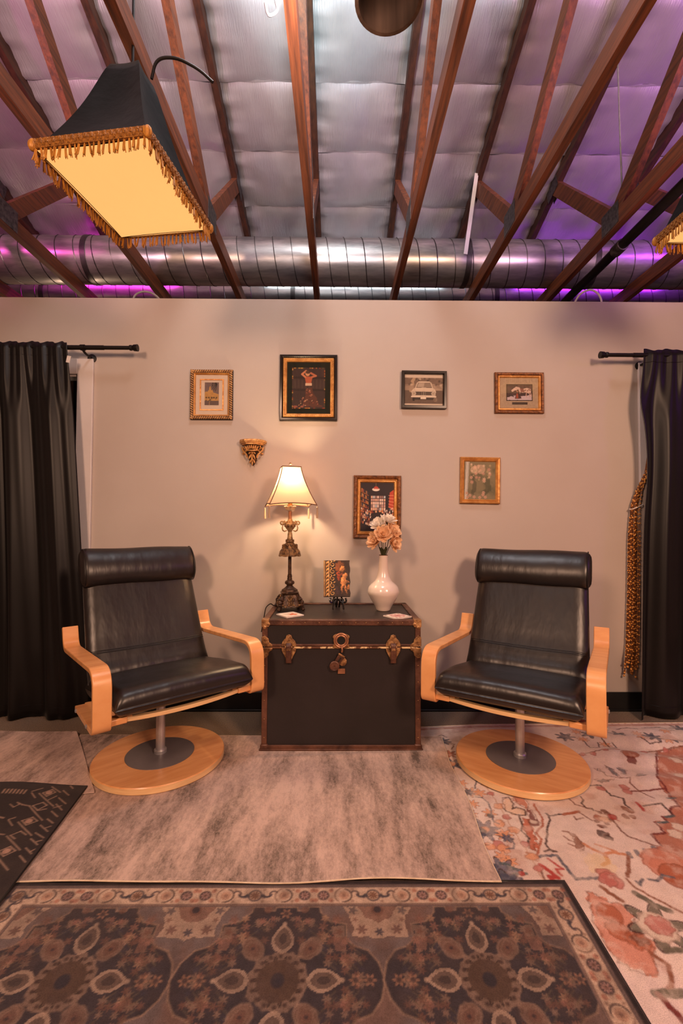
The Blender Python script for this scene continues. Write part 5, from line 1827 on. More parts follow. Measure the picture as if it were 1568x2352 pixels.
# knotted tassel skirt
sk = MB()
sk.lathe([(0.020, 0.402), (0.025, 0.405), (0.025, 0.417), (0.020, 0.420)], 24)
sk.lathe([(0.020, 0.404), (0.025, 0.398), (0.034, 0.388), (0.044, 0.372), (0.052, 0.350), (0.056, 0.332), (0.052, 0.326), (0.010, 0.330)], 32)
sko = sk.build('tassel_skirt', M['antique'], tl, loc=(0, 0, -0.028))
for k in range(8):
    a = 2 * PI * k / 8 + 0.2
    d = Vector((math.cos(a), math.sin(a), 0))
    ts = MB()
    ts.ball((d.x * 0.036, d.y * 0.036, 0.386), (0.011, 0.011, 0.008), 8, 6)
    ts.ball((d.x * 0.038, d.y * 0.038, 0.376), (0.010, 0.010, 0.006), 8, 6)
    for j in range(7):
        b = a + (j - 3) * 0.10
        e = Vector((math.cos(b), math.sin(b), 0))
        ts.tube([(e.x * 0.038, e.y * 0.038, 0.374), (e.x * 0.054, e.y * 0.054, 0.352), (e.x * 0.060, e.y * 0.060, 0.327 - 0.003 * math.cos((j - 3) * 0.5))], [0.003, 0.0036, 0.0036], 6)
    ts.build('tassel_head', M['antique'], sko)
MB().lathe([(0.016, 0.420), (0.017, 0.424), (0.015, 0.430), (0.013, 0.455), (0.011, 0.460)], 20).build('fluted_neck', M['antique_pale'], tl, loc=(0, 0, -0.030))
MB().lathe([(0.011, 0.458), (0.013, 0.464), (0.010, 0.470), (0.014, 0.480), (0.024, 0.492), (0.029, 0.506), (0.028, 0.520), (0.022, 0.528), (0.014, 0.536), (0.012, 0.545)], 28).build('urn', M['antique_pale'], tl, loc=(0, 0, -0.038))
for s in (-1, 1):
    h = MB()
    h.tube([(s * 0.018, 0, 0.480), (s * 0.030, 0, 0.474), (s * 0.040, 0, 0.480), (s * 0.044, 0, 0.494), (s * 0.040, 0, 0.506)], [0.003, 0.004, 0.0045, 0.004, 0.003], 8)
    h.tube(spiral((s * 0.044, 0, 0.524), 0.014, 0.003, 1.3, PI * 0.9 if s > 0 else PI * 0.9, flip=s), [0.0055 - 0.003 * k / 26 for k in range(27)], 8)
    h.tube([(s * 0.020, 0, 0.520), (s * 0.030, 0, 0.528), (s * 0.034, 0, 0.534)], 0.005, 8)
    h.build('scroll_handle', M['antique_pale'], tl, loc=(0, 0, -0.038))
rl = MB()
for k in range(9):
    a = 2 * PI * k / 9
    rl.ball((0.026 * math.cos(a), 0.026 * math.sin(a), 0.506), (0.007, 0.007, 0.009), 8, 5)
    rl.ball((0.020 * math.cos(a + .3), 0.020 * math.sin(a + .3), 0.526), (0.005, 0.005, 0.005), 6, 4)
rl.build('urn_relief', M['antique'], tl, loc=(0, 0, -0.038))
MB().lathe([(0.0098, 0.500), (0.0098, 0.560)], 20).build('upper_column', M['copper'], tl)
cr = MB()
cr.lathe([(0.010, 0.586), (0.026, 0.592), (0.031, 0.604), (0.029, 0.614), (0.026, 0.614), (0.020, 0.600), (0.008, 0.596)], 16)
for k in range(8):
    a = 2 * PI * k / 8
    cr.ball((0.030 * math.cos(a), 0.030 * math.sin(a), 0.612), 0.0055, 6, 5)
cr.build('crystal_cup', M['crystal'], tl, loc=(0, 0, -0.036))
MB().lathe([(0.012, 0.560), (0.012, 0.650), (0.016, 0.655)], 16).build('socket', M['brass'], tl)
MB().ball((0, 0, 0.726), (0.024, 0.024, 0.030), 16, 10).build('bulb', M['bulb'], tl)
# square bell shade: open top and bottom, piped edges
SZ0, SZ1 = 0.592, 0.798
def half(v):
    return 0.052 + (0.128 - 0.052) * ((1 - v) ** 1.55 * 0.75 + (1 - v) * 0.25)


sh = MB()
NV, NS = 18, 8
V = []
for i in range(NV + 1):
    v = i / NV
    a = half(v)
    for side in range(4):
        for k in range(NS):
            u = k / NS
            x, y = [(-a + 2 * a * u, -a), (a, -a + 2 * a * u), (a - 2 * a * u, a), (-a, a - 2 * a * u)][side]
            V.append((x, y, SZ0 + (SZ1 - SZ0) * v - (0.010 * (abs(2 * u - 1) ** 2) * (1 - v) if True else 0)))
N = 4 * NS
sh.add(V, [(i * N + k, i * N + (k + 1) % N, (i + 1) * N + (k + 1) % N, (i + 1) * N + k) for i in range(NV) for k in range(N)])
sho = sh.build('shade', M['shade_silk'], tl, smooth=30)
for s1, s2 in ((-1, -1), (1, -1), (1, 1), (-1, 1)):
    P = [(s1 * half(i / NV), s2 * half(i / NV), SZ0 + (SZ1 - SZ0) * i / NV - 0.010 * (1 - i / NV)) for i in range(NV + 1)]
    MB().tube(P, 0.0024, 6).build('piping', M['shade_trim'], sho)
for vv, rr in ((0, 0.003), (1, 0.003)):
    a = half(vv)
    z = SZ0 + (SZ1 - SZ0) * vv
    P = []
    for side in range(4):
        for k in range(8):
            u = k / 8
            x, y = [(-a + 2 * a * u, -a), (a, -a + 2 * a * u), (a - 2 * a * u, a), (-a, a - 2 * a * u)][side]
            P.append((x, y, z - 0.010 * abs(2 * u - 1) ** 2 * (1 - vv)))
    MB().tube(P, rr, 6, closed=True).build('hem_band', M['shade_trim'], sho)
for s1, s2 in ((-1, -1), (1, -1), (1, 1), (-1, 1)):
    a = half(0)
    tz = MB()
    tz.tube([(0, 0, 0), (0, 0, -0.012)], 0.0012, 5)
    tz.ball((0, 0, -0.014), 0.005, 8, 6)
    for j in range(8):
        b = 2 * PI * j / 8
        tz.tube([(0.003 * math.cos(b), 0.003 * math.sin(b), -0.016), (0.0045 * math.cos(b), 0.0045 * math.sin(b), -0.072)], [0.0016, 0.0019], 5)
    tz.build('shade_tassel', M['silver_tassel'], sho, loc=(s1 * (a + 0.002), s2 * (a + 0.002), SZ0 - 0.010))
hp2 = MB()
for s in (-1, 1):
    hp2.tube(fillet([(0, s * 0.014, 0.652), (0, s * 0.05, 0.70), (0, s * 0.048, 0.77), (0, 0, 0.812)], 0.05), 0.0016, 6)
    hp2.tube([(s * 0.052, 0, SZ1), (0, 0, 0.808)], 0.0014, 5)
hp2.build('harp', M['brass'], tl)
MB().lathe([(0.004, 0.806), (0.004, 0.812), (0.0085, 0.816), (0.006, 0.823), (0.001, 0.828)], 14).build('finial', M['brass'], tl)
cd = fillet([(-0.05, 0.05, 0.02), (-0.085, 0.055, 0.012), (-0.10, 0.04, 0.030), (-0.13, 0.02, 0.014), (-0.155, 0.0, -0.12)], 0.04)
MB().tube(cd, 0.0028, 6).build('lamp_cord', M['black_iron'], tl)

# ------------------------------------------------------------------ vase and flowers
VX, VY = 0.257, 2.545
vp = [(0, 0), (0.034, 0), (0.038, 0.004), (0.0475, 0.025), (0.067, 0.056), (0.0825, 0.086), (0.0865, 0.100), (0.0858, 0.112), (0.0800, 0.130), (0.0670, 0.146), (0.0500, 0.161), (0.0395, 0.178), (0.0340, 0.195), (0.0285, 0.224), (0.0250, 0.275), (0.0240, 0.306), (0.0225, 0.3065), (0.0215, 0.29), (0.022, 0.25)]
def smooth_prof(p, n=5):
    out = []
    for i in range(len(p) - 1):
        p0, p1, p2, p3 = p[max(i - 1, 0)], p[i], p[i + 1], p[min(i + 2, len(p) - 1)]
        for k in range(n):
            t = k / n
            out.append(tuple(0.5 * ((2 * p1[j]) + (-p0[j] + p2[j]) * t + (2 * p0[j] - 5 * p1[j] + 4 * p2[j] - p3[j]) * t * t + (-p0[j] + 3 * p1[j] - 3 * p2[j] + p3[j]) * t ** 3) for j in (0, 1)))
    out.append(p[-1])
    return [(max(0, r), z) for r, z in out]


vo = MB().lathe(smooth_prof(vp[1:16], 4) + vp[16:], 56, caps=False)
vo.lathe([(0.0, 0.001), (0.034, 0.001)], 56, caps=False)
vt = thing('bottle_vase', 'white glossy bottle vase holding peach and cream flowers', 'vase', (VX, VY, TT))
vo.build('vase_body', M['ceramic'], vt, smooth=60)
MB().tube([(0.0235 * math.cos(2 * PI * k / 32), 0.0235 * math.sin(2 * PI * k / 32), 0.306) for k in range(32)], 0.0018, 6, closed=True).build('lip', M['shade_trim'], vt)


def petal_mesh(m, L, W, curl):
    def fn(u, v):
        w_ = W * (math.sin(PI * min(1, v * 0.80 + 0.10)) ** 0.8)
        x = (u - 0.5) * 2 * w_
        return (x, L * v * math.cos(curl * v), L * v * math.sin(curl * v) * 0.8 + 0.35 * x * x / W - 0.002 * math.sin(6 * u))
    return MB().grid(fn, 6, 8).mesh('petal', m, 180)


pm = {'peach': petal_mesh(M['petal_peach'], 0.062, 0.0165, 0.55), 'cream': petal_mesh(M['petal_cream'], 0.060, 0.0150, 0.45)}
heart = MB().ball((0, 0, 0), (0.009, 0.009, 0.006), 8, 6).mesh('heart', M['flower_heart'], 60)
VT = 0.306 + TT
FL = [('peach', 'peach silk flower low at the left of the vase bouquet', (-0.042, -0.03, 0.080), (-0.75, -0.55, 0.25)),
      ('peach', 'peach silk flower at the centre front of the vase bouquet', (-0.005, -0.045, 0.112), (-0.1, -0.9, 0.45)),
      ('peach', 'peach silk flower low at the right of the vase bouquet', (0.046, -0.028, 0.070), (0.7, -0.65, 0.05)),
      ('peach', 'peach silk flower high at the right of the vase bouquet', (0.042, -0.012, 0.130), (0.6, -0.6, 0.6)),
      ('cream', 'cream silk flower at the upper left of the vase bouquet', (-0.020, -0.005, 0.165), (-0.45, -0.55, 0.7)),
      ('cream', 'cream silk flower topmost in the vase bouquet', (0.025, 0.012, 0.185), (0.25, -0.35, 0.9))]
for kind, lb, off, dr in FL:
    f = thing('silk_flower', lb, 'flower', (VX, VY, VT - 0.04), group='silk flowers in the vase')
    d = Vector(dr).normalized()
    base = Vector((off[0], off[1], off[2] + 0.04))
    q = d.to_track_quat('Z', 'Y').to_matrix()
    rs = random.Random(hash(lb) % 1000)
    for layer, (cnt, tilt, sc) in enumerate(((10, 0.05, 1.0), (8, 0.5, 0.88), (5, 0.95, 0.6))):
        for k in range(cnt):
            Rk = q @ Matrix.Rotation(2 * PI * k / cnt + layer * 0.4 + (k * 37 % 7) * 0.03, 3, 'Z') @ Matrix.Rotation(tilt + ((k * 13) % 5 - 2) * 0.06, 3, 'X')
            inst('petal', pm[kind], f, base, Rk.to_euler(), (sc, sc, sc))
    inst('heart', heart, f, base + d * 0.008, q.to_euler())
    st = [(0.25 * off[0], 0.25 * off[1], -0.10), (0.35 * off[0] * 0.5, 0.35 * off[1] * 0.5, 0.03), tuple(base * 0.8 - d * 0.006), tuple(base - d * 0.004)]
    MB().tube(fillet(st, 0.03), 0.002, 6).build('stem', M['leaf'], f)
    MB().lathe([(0.003, -0.012), (0.008, -0.004), (0.011, 0.002)], 10, caps=False).build('calyx', M['leaf'], f, loc=base - d * 0.002, rot=q.to_euler())
    lf = MB().grid(lambda u, v: ((u - 0.5) * 0.022 * math.sin(PI * (0.1 + 0.85 * v)), 0.010 + 0.022 * v * v, 0.036 + 0.05 * v), 3, 5)
    lf.build('leaf', M['leaf'], f, rot=(0, 0, math.atan2(off[1], off[0]) + PI * 1.5 + 0.5))

# ------------------------------------------------------------------ relief plaque on a black easel
PLX, PLY = -0.002, 2.600
lean = math.radians(-12)
pl = thing('relief_plaque', 'upright relief plaque with gilded scroll border and robed figures on the black easel', 'plaque', (PLX, PLY, TT + 0.064))
pl.rotation_euler = (lean, 0, math.radians(3))
PWd, PHt = 0.150, 0.208
slab = []
for k in range(11):
    slab.append((PWd / 2 + 0.003 * math.sin(k * 1.9), PHt * k / 10))
out = [(-PWd / 2, 0)] + slab + [(-PWd / 2, PHt)]
MB().prism([(x, z) for x, z in out], -0.010, 0.010).build('slab', M['stone_plaque'], pl, bevel=0.002)
rm = MB()
for x, w_ in ((-0.0715, 0.005), (-0.0455, 0.006), (-0.0625, 0.003)):
    rm.box((x, -0.012, PHt / 2), (w_, 0.006, PHt - 0.004))
rm.build('gilt_fillet', M['gold_leaf'], pl, bevel=0.001)
rp_ = MB()
for k in range(10):
    z = 0.014 + k * 0.020
    rp_.ball((-0.0545, -0.012, z), (0.0052, 0.0035, 0.0105), 8, 6, Matrix.Rotation(0.5, 3, 'Y'))
rp_.build('twist_moulding', M['gold_leaf'], pl)
sc_ = MB()
for k in range(5):
    z = 0.022 + k * 0.0405
    s = 1
    sc_.tube([(p[0], -0.012, p[2]) for p in spiral((-0.024, 0, z), 0.0155, 0.003, 1.15, PI * 0.55, 22, flip=s)], [0.0036 - 0.0016 * j / 22 for j in range(23)], 6)
    sc_.ball((-0.014, -0.012, z + 0.019), (0.0075, 0.003, 0.0035), 8, 5, Matrix.Rotation(-0.5, 3, 'Y'))
    sc_.ball((-0.033, -0.012, z + 0.021), (0.0065, 0.003, 0.003), 8, 5, Matrix.Rotation(0.6, 3, 'Y'))
sc_.build('scroll_border', M['gold_leaf'], pl)
cv = Canvas(-0.008, 0.004, 0.073, PHt - 0.003, 0.0012, (48, 30, 22))
cv.mottle((74, 46, 32), 60, 0.7, 4)
rsp = random.Random(2)


def dab(c, rx, ry, rot, col, n=26):
    """patch of loose brush dabs around one colour, lit from the upper left"""
    for k in range(n):
        a, r = rsp.uniform(0, 6.28), math.sqrt(rsp.random())
        u, v = rx * r * math.cos(a), ry * r * math.sin(a)
        x, y = c[0] + u * math.cos(rot) - v * math.sin(rot), c[1] + u * math.sin(rot) + v * math.cos(rot)
        g = 1 + 0.25 * (v / ry) - 0.25 * (u / rx) + rsp.uniform(-.12, .12)
        cv.disc((x, y), rsp.uniform(0.3, 0.5) * min(rx, ry), tuple(max(0, min(255, q * g)) for q in col), 0.75, nz=0.003)


dab((0.018, 0.168), 0.024, 0.030, 0.3, (120, 66, 34), 40)
dab((0.030, 0.158), 0.012, 0.016, -0.5, (206, 132, 74))
dab((0.010, 0.122), 0.009, 0.030, 0.15, (170, 72, 38), 34)
dab((0.030, 0.130), 0.010, 0.006, 0.5, (120, 60, 36))
dab((0.046, 0.120), 0.012, 0.013, 0, (210, 138, 80))
dab((0.038, 0.086), 0.014, 0.024, 0.25, (206, 134, 78), 40)
dab((0.060, 0.086), 0.012, 0.005, -0.4, (200, 126, 72))
dab((0.028, 0.044), 0.007, 0.024, -0.25, (196, 122, 68), 30)
dab((0.050, 0.040), 0.007, 0.026, 0.2, (204, 130, 74), 30)
dab((0.064, 0.054), 0.008, 0.014, 0, (190, 120, 64))
dab((0.006, 0.036), 0.014, 0.026, 0.4, (58, 38, 40), 30)
cv.vary(140, 0.3, 2)
link_mesh('painted_scene', cv.mesh('painted_scene', M['print'], lambda X, Y: (X, np.full_like(X, -0.0108), Y)), pl)

es = thing('plate_easel', 'small black lacquered easel holding the relief plaque', 'easel', (PLX + 0.006, PLY, TT), math.radians(3))
for s in (-1, 1):
    e = MB()
    e.tube(fillet([(s * 0.030, -0.052, 0.004), (s * 0.026, -0.036, 0.034), (s * 0.030, -0.022, 0.050), (s * 0.022, 0.012, 0.052), (s * 0.012, 0.045, 0.16)], 0.02), 0.0055, 8)
    e.tube(fillet([(s * 0.030, -0.030, 0.046), (s * 0.042, -0.036, 0.040), (s * 0.046, -0.033, 0.058), (s * 0.042, -0.028, 0.066)], 0.01), [0.006] * 20, 8) if False else None
    e.tube(fillet([(s * 0.026, -0.024, 0.040), (s * 0.040, -0.030, 0.036), (s * 0.047, -0.030, 0.050), (s * 0.041, -0.026, 0.062)], 0.012), 0.0055, 8)
    e.tube([(s * 0.028, -0.040, 0.026), (s * 0.012, -0.012, 0.046), (s * 0.008, 0.02, 0.004)], [0.005, 0.007, 0.005], 8)
    e.build('easel_arm', M['black_lacquer'], es)
MB().box((0, 0.012, 0.046), (0.05, 0.008, 0.014)).build('easel_bar', M['black_lacquer'], es, bevel=0.002)
MB().tube([(0, 0.03, 0.10), (0, 0.085, 0.004)], 0.0045, 8).build('easel_prop', M['black_lacquer'], es)


# ------------------------------------------------------------------ coasters
def coaster(label, loc, rz, paint):
    t = thing('tile_coaster', label, 'coaster', loc, rz, 'tile coasters on the trunk')
    MB().box((0, 0, 0.0035), (0.105, 0.105, 0.007)).build('tile', M['ceramic'], t, bevel=0.0012)
    c = Canvas(-0.050, -0.050, 0.050, 0.050, 0.0016, (236, 222, 206))
    paint(c)
    link_mesh('printed_face', c.mesh('printed_face', M['print'], lambda X, Y: (X, Y, np.full_like(X, 0.00725))), t)


def paint_a(c):
    for a in (0.3, 1.5, 2.7, 4.0, 5.2):
        c.disc((0.012 + 0.015 * math.cos(a), 0.010 + 0.015 * math.sin(a)), 0.013, (214, 104, 60), 0.9, 0.008, a)
    c.disc((0.012, 0.010), 0.006, (170, 60, 40))
    c.stroke([(0.005, 0.0), (-0.02, -0.03)], 0.003, (120, 110, 70))
    c.disc((-0.025, 0.025), 0.010, (222, 150, 110), 0.7, 0.006, 0.7)
    c.disc((0.035, -0.030), 0.008, (222, 150, 110), 0.6, 0.005, 2.0)


def paint_b(c):
    c.mottle((206, 150, 150), 70, 0.8, 5)
    for k in range(10):
        a = 2 * PI * k / 10
        c.disc((0.034 * math.cos(a), 0.034 * math.sin(a)), 0.008, (196, 110, 112), 0.8)
    c.disc((0, 0), 0.024, (216, 150, 140), 0.8)
    c.star((0, 0), 0.018, (170, 90, 96), 6, 0.8)
    for x in (-0.042, 0.042):
        for y in (-0.042, 0.042):
            c.disc((x, y), 0.007, (120, 90, 80), 0.8)


coaster('white tile coaster with orange flower beside the table lamp', (-0.246, 2.392, TT), math.radians(-52), paint_a)
coaster('white tile coaster with pink print in front of the vase', (0.311, 2.358, TT), math.radians(35), paint_b)

# ------------------------------------------------------------------ framed pictures
def picture(label, cx, cz, w, h, layers, art_inset, base, paint, art_depth=0.008, glass=False, matm=None, mat_inset=None, mat_inner=None, roll=0.0, res=0.0020, art_rect=None):
    t = thing('framed_picture', label, 'picture', (cx, WALL_Y - 0.001, cz), group='framed pictures on the beige wall')
    t.rotation_euler = (0, roll, 0)
    for nm, prof, m in layers:
        MB().ring(prof, w, h).build(nm, m, t, smooth=25)
    MB().box((0, -0.002, 0), (w - 0.01, 0.004, h - 0.01)).build('backing', M['frame_recess'], t)
    if matm:
        MB().box((0, -0.0055, 0), (w - 2 * mat_inset, 0.003, h - 2 * mat_inset)).build('mat_board', matm, t)
    if art_rect:
        ax0, az0, ax1, az1 = art_rect
    else:
        ax0, az0, ax1, az1 = -w / 2 + art_inset, -h / 2 + art_inset, w / 2 - art_inset, h / 2 - art_inset
    c = Canvas(0, 0, ax1 - ax0, az1 - az0, res, base)
    paint(c, ax1 - ax0, az1 - az0)
    link_mesh('print', c.mesh('print', M['print'], lambda X, Y: (X + ax0, np.full_like(X, -art_depth), Y + az0)), t)
    if glass:
        gi = mat_inset if mat_inset else art_inset
        MB().box((0, -art_depth - 0.003, 0), (w - 2 * gi, 0.001, h - 2 * gi)).build('glass', M['glass'], t)
    return t


def sc(pts, w, h):
    return [(x * w, y * h) for x, y in pts]


def p_tower(c, w, h):
    c.mottle((110, 92, 96), 40, 0.6, 2)
    c.fill(sc([(0, .2), (0, .55), (.08, .6), (.22, .6), (.25, .66), (.3, .66), (.32, .78), (.36, .8), (.36, .84), (.4, .84), (.42, .78), (.46, .66), (.56, .66), (.6, .56), (.8, .52), (1, .48), (1, .2)], w, h), (206, 160, 92), 0.95)
    c.mottle((160, 116, 60), 120, 0.35, 8)
    for x in (.12, .3, .5, .66, .84):
        c.star((x * w, .33 * h), 0.09 * w, (52, 40, 34), 7, 0.9, None, x * 9)
    for k in range(12):
        c.disc((random.random() * w, (.15 + .15 * random.random()) * h), .04 * w, random.choice([(60, 46, 40), (206, 170, 120), (90, 74, 66)]), 0.8)
    c.fill(sc([(0, 0), (1, 0), (1, .18), (0, .2)], w, h), (104, 86, 82), 0.9)
    c.stroke(sc([(.33, .02), (.35, .17)], w, h), .05 * w, (190, 146, 86), .7)
    for k in range(7):
        a = 2.2 + k * .38
        c.stroke(sc([(.86, .92), (.86 + .3 * math.cos(a), .92 + .22 * math.sin(a)), (.84 + .34 * math.cos(a), .84 + .22 * math.sin(a))], w, h), .05 * w, (36, 30, 34), .9)


def p_dancer(c, w, h):
    c.mottle((78, 58, 56), 18, 0.7, 3, sy=0.4)
    for y in (.76, .46):
        c.stroke(sc([(.02, y), (.98, y - .01)], w, h), .05 * h, (44, 30, 32), .8)
    for k in range(9):
        x = .06 + k * .11
        c.fill(sc([(x, .5), (x + .05, .5), (x + .05, .7), (x, .7)], w, h), (92, 74, 68), .5)
    # loose colour along the picture's edge
    for k in range(60):
        t = random.random()
        x, y = [(t, .99), (t, .01), (.01, t), (.99, t)][k % 4]
        c.disc((x * w, y * h), .022 * w, random.choice([(196, 120, 50), (220, 170, 80), (150, 60, 40), (90, 84, 50)]), .85)
    # skirt, waist, back, raised arms, head
    c.fill(sc([(.42, .50), (.60, .50), (.66, .36), (.82, .14), (.92, .06), (.62, .03), (.5, .06), (.32, .05), (.36, .18), (.40, .36)], w, h), (104, 62, 50), .95, 0.01)
    for k in range(46):
        u, v = random.random(), random.random()
        x, y = .40 + .16 * u + (u - .45) * .5 * (1 - v), .06 + .42 * v
        c.disc((x * w, y * h), .022 * w, random.choice([(206, 146, 116), (186, 104, 84), (230, 184, 150), (56, 32, 30)]), .8, .012 * w, random.random() * 3)
    c.fill(sc([(.40, .56), (.60, .56), (.60, .62), (.40, .62)], w, h), (236, 206, 180), .95)
    c.fill(sc([(.42, .62), (.58, .62), (.62, .78), (.38, .78)], w, h), (200, 106, 74), .95)
    c.stroke(sc([(.40, .77), (.30, .84), (.42, .92)], w, h), .055 * w, (226, 150, 112), .95)
    c.stroke(sc([(.60, .77), (.72, .80), (.56, .87)], w, h), .055 * w, (206, 128, 94), .95)
    c.disc((.47 * w, .86 * h), .07 * w, (226, 170, 128), .95, .085 * w)
    c.disc((.48 * w, .89 * h), .075 * w, (60, 34, 28), .9, .05 * w)
    c.disc((.1 * w, .05 * h), .07 * w, (190, 110, 90), .7, .03 * w)
    c.disc((.3 * w, .05 * h), .05 * w, (196, 120, 96), .7, .03 * w)


def p_car(c, w, h):
    c.mottle((190, 168, 150), 30, 0.8, 5)
    c.fill(sc([(0, .07), (1, .07), (1, .50), (0, .50)], w, h), (104, 84, 74), .9)
    c.fill(sc([(0, .68), (1, .68), (1, .90), (0, .90)], w, h), (120, 98, 86), .75, .02)
    c.fill(sc([(.12, .45), (.2, .9), (.3, .9), (.2, .45)], w, h), (220, 190, 160), .6, .02)
    c.fill(sc([(.0, .5), (.25, .5), (.25, .66), (0, .62)], w, h), (170, 146, 128), .8)
    for k in range(14):
        c.disc((random.random() * w, (.62 + .28 * random.random()) * h), .03 * w, random.choice([(60, 48, 44), (214, 196, 178), (90, 74, 66)]), .6)
    c.fill(sc([(.26, .52), (.32, .74), (.38, .79), (.64, .79), (.70, .74), (.76, .52)], w, h), (224, 208, 192), .97)
    c.fill(sc([(.30, .58), (.35, .74), (.67, .74), (.72, .58)], w, h), (150, 132, 120), .95)
    c.fill(sc([(.33, .60), (.37, .73), (.52, .73), (.50, .60)], w, h), (196, 180, 166), .8)
    c.stroke(sc([(.32, .585), (.7, .585)], w, h), .012 * h, (70, 56, 50))
    c.fill(sc([(.20, .30), (.18, .46), (.24, .56), (.5, .59), (.78, .56), (.82, .46), (.80, .30)], w, h), (226, 210, 194), .98)
    c.stroke(sc([(.24, .55), (.3, .47), (.72, .47), (.78, .55)], w, h), .008 * h, (176, 158, 144), .8)
    c.fill(sc([(.21, .34), (.79, .34), (.79, .45), (.21, .45)], w, h), (56, 44, 40), .95)
    for k in range(5):
        y = .355 + k * .02
        c.stroke(sc([(.3, y), (.7, y)], w, h), .004 * h, (120, 104, 94), .8)
    for x in (.25, .75):
        c.disc((x * w, .395 * h), .052 * w, (236, 224, 210), .98)
        c.disc((x * w, .395 * h), .038 * w, (176, 158, 142), .9)
        c.disc((x * w, .395 * h), .052 * w, (90, 74, 66), .8, ring=.006 * w)
    c.fill(sc([(.46, .34), (.54, .34), (.54, .46), (.46, .46)], w, h), (70, 56, 50), .9)
    for x in (.475, .525):
        c.fill(sc([(x - .018, .345), (x + .018, .345), (x + .018, .455), (x - .018, .455)], w, h), (52, 40, 36), .95)
        c.stroke(sc([(x - .018, .345), (x - .018, .455), (x + .018, .455), (x + .018, .345)], w, h), .006 * w, (214, 198, 182), .9)
    c.fill(sc([(.17, .27), (.83, .27), (.83, .32), (.17, .32)], w, h), (236, 222, 208), .98)
    c.stroke(sc([(.18, .265), (.82, .265)], w, h), .012 * h, (70, 56, 50), .8)
    c.fill(sc([(.42, .21), (.56, .21), (.56, .30), (.42, .30)], w, h), (240, 230, 218), .98)
    c.stroke(sc([(.42, .21), (.56, .21), (.56, .30), (.42, .30), (.42, .21)], w, h), .005 * w, (120, 100, 90), .8)
    c.fill(sc([(.2, .19), (.8, .19), (.78, .265), (.22, .265)], w, h), (44, 34, 32), .85)
    c.fill(sc([(.42, .21), (.56, .21), (.56, .29), (.42, .29)], w, h), (240, 230, 218), .98)
    for x in (.22, .76):
        c.fill(sc([(x, .15), (x + .05, .15), (x + .05, .25), (x, .25)], w, h), (34, 26, 26), .95)
    c.disc((.8 * w, .2 * h), .05 * w, (170, 146, 128), .5, .07 * h)
    for a, b in ((0, .07), (.90, 1)):
        c.fill(sc([(0, a), (1, a), (1, b), (0, b)], w, h), (222, 206, 192), .98)


def p_horse(c, w, h):
    c.mottle((56, 38, 44), 30, .8, 4)
    c.mottle((120, 82, 84), 40, .5, 9)
    c.fill(sc([(0, 0), (1, 0), (1, .36), (.6, .3), (.3, .34), (0, .2)], w, h), (206, 190, 204), .95, .01)
    c.fill(sc([(.22, .62), (.27, .72), (.36, .88), (.48, .84), (.6, .72), (.8, .80), (.94, .72), (.96, .5), (.86, .44), (.78, .52), (.6, .5), (.5, .55), (.42, .66), (.3, .62)], w, h), (214, 186, 178), .97)
    c.fill(sc([(.2, .56), (.18, .64), (.3, .8), (.38, .72), (.3, .62), (.24, .54)], w, h), (220, 192, 184), .97)
    for x0, x1 in ((.52, .5), (.78, .76), (.88, .90), (.93, .97)):
        c.stroke(sc([(x0, .52), (x1, .34), (x1 + .02, .22)], w, h), .03 * w, (196, 164, 156), .95)
    for k in range(9):
        c.disc(((.62 + .3 * random.random()) * w, (.56 + .18 * random.random()) * h), .025 * w, (120, 72, 66), .8)
    c.fill(sc([(.52, .78), (.66, .74), (.68, .54), (.56, .52)], w, h), (120, 50, 54), .9)
    c.fill(sc([(.32, .10), (.58, .12), (.54, .34), (.48, .56), (.40, .58), (.36, .36)], w, h), (64, 34, 32), .97)
    c.fill(sc([(.36, .14), (.46, .14), (.44, .46), (.38, .44)], w, h), (170, 80, 58), .9)
    c.disc((.42 * w, .60 * h), .035 * w, (206, 146, 120), .95, .05 * w)
    c.disc((.44 * w, .63 * h), .035 * w, (36, 22, 22), .9, .04 * w)
    c.fill(sc([(.0, .3), (.1, .36), (.25, .34), (.3, .2), (.2, .26)], w, h), (52, 34, 40), .9)


def p_flowers(c, w, h):
    c.mottle((96, 92, 66), 22, .7, 3)
    c.mottle((150, 140, 112), 14, .7, 8)
    c.fill(sc([(.0, 0), (.10, 0), (.16, 1), (.04, 1)], w, h), (196, 190, 186), .8)
    c.fill(sc([(.02, 0), (.06, 0), (.11, 1), (.08, 1)], w, h), (226, 220, 214), .7)
    c.fill(sc([(.22, .2), (.34, .1), (.38, .5), (.26, .66)], w, h), (70, 68, 50), .6, .02)
    c.fill(sc([(.64, .1), (.86, .2), (.8, .6), (.66, .5)], w, h), (72, 74, 52), .6, .02)
    rs = random.Random(3)
    for k in range(34):
        x, y = .2 + .65 * rs.random(), .45 + .5 * rs.random()
        c.star((x * w, y * h), (.03 + .045 * rs.random()) * w, rs.choice([(226, 190, 166), (232, 206, 186), (206, 156, 138), (190, 170, 130)]), 6, .75, None, rs.random() * 6)
    c.disc((.52 * w, .80 * h), .15 * w, (226, 192, 168), .5)
    c.disc((.3 * w, .78 * h), .11 * w, (232, 204, 178), .5)
    for x, y in ((.08, .16), (.18, .1), (.32, .06), (.5, .05), (.6, .12), (.68, .06), (.1, .05), (.62, .18), (.22, .58)):
        c.star((x * w, y * h), .06 * w, (226, 188, 168), 6, .9, (150, 104, 90), x * 9)
        c.disc((x * w, y * h), .02 * w, (170, 110, 92), .8)


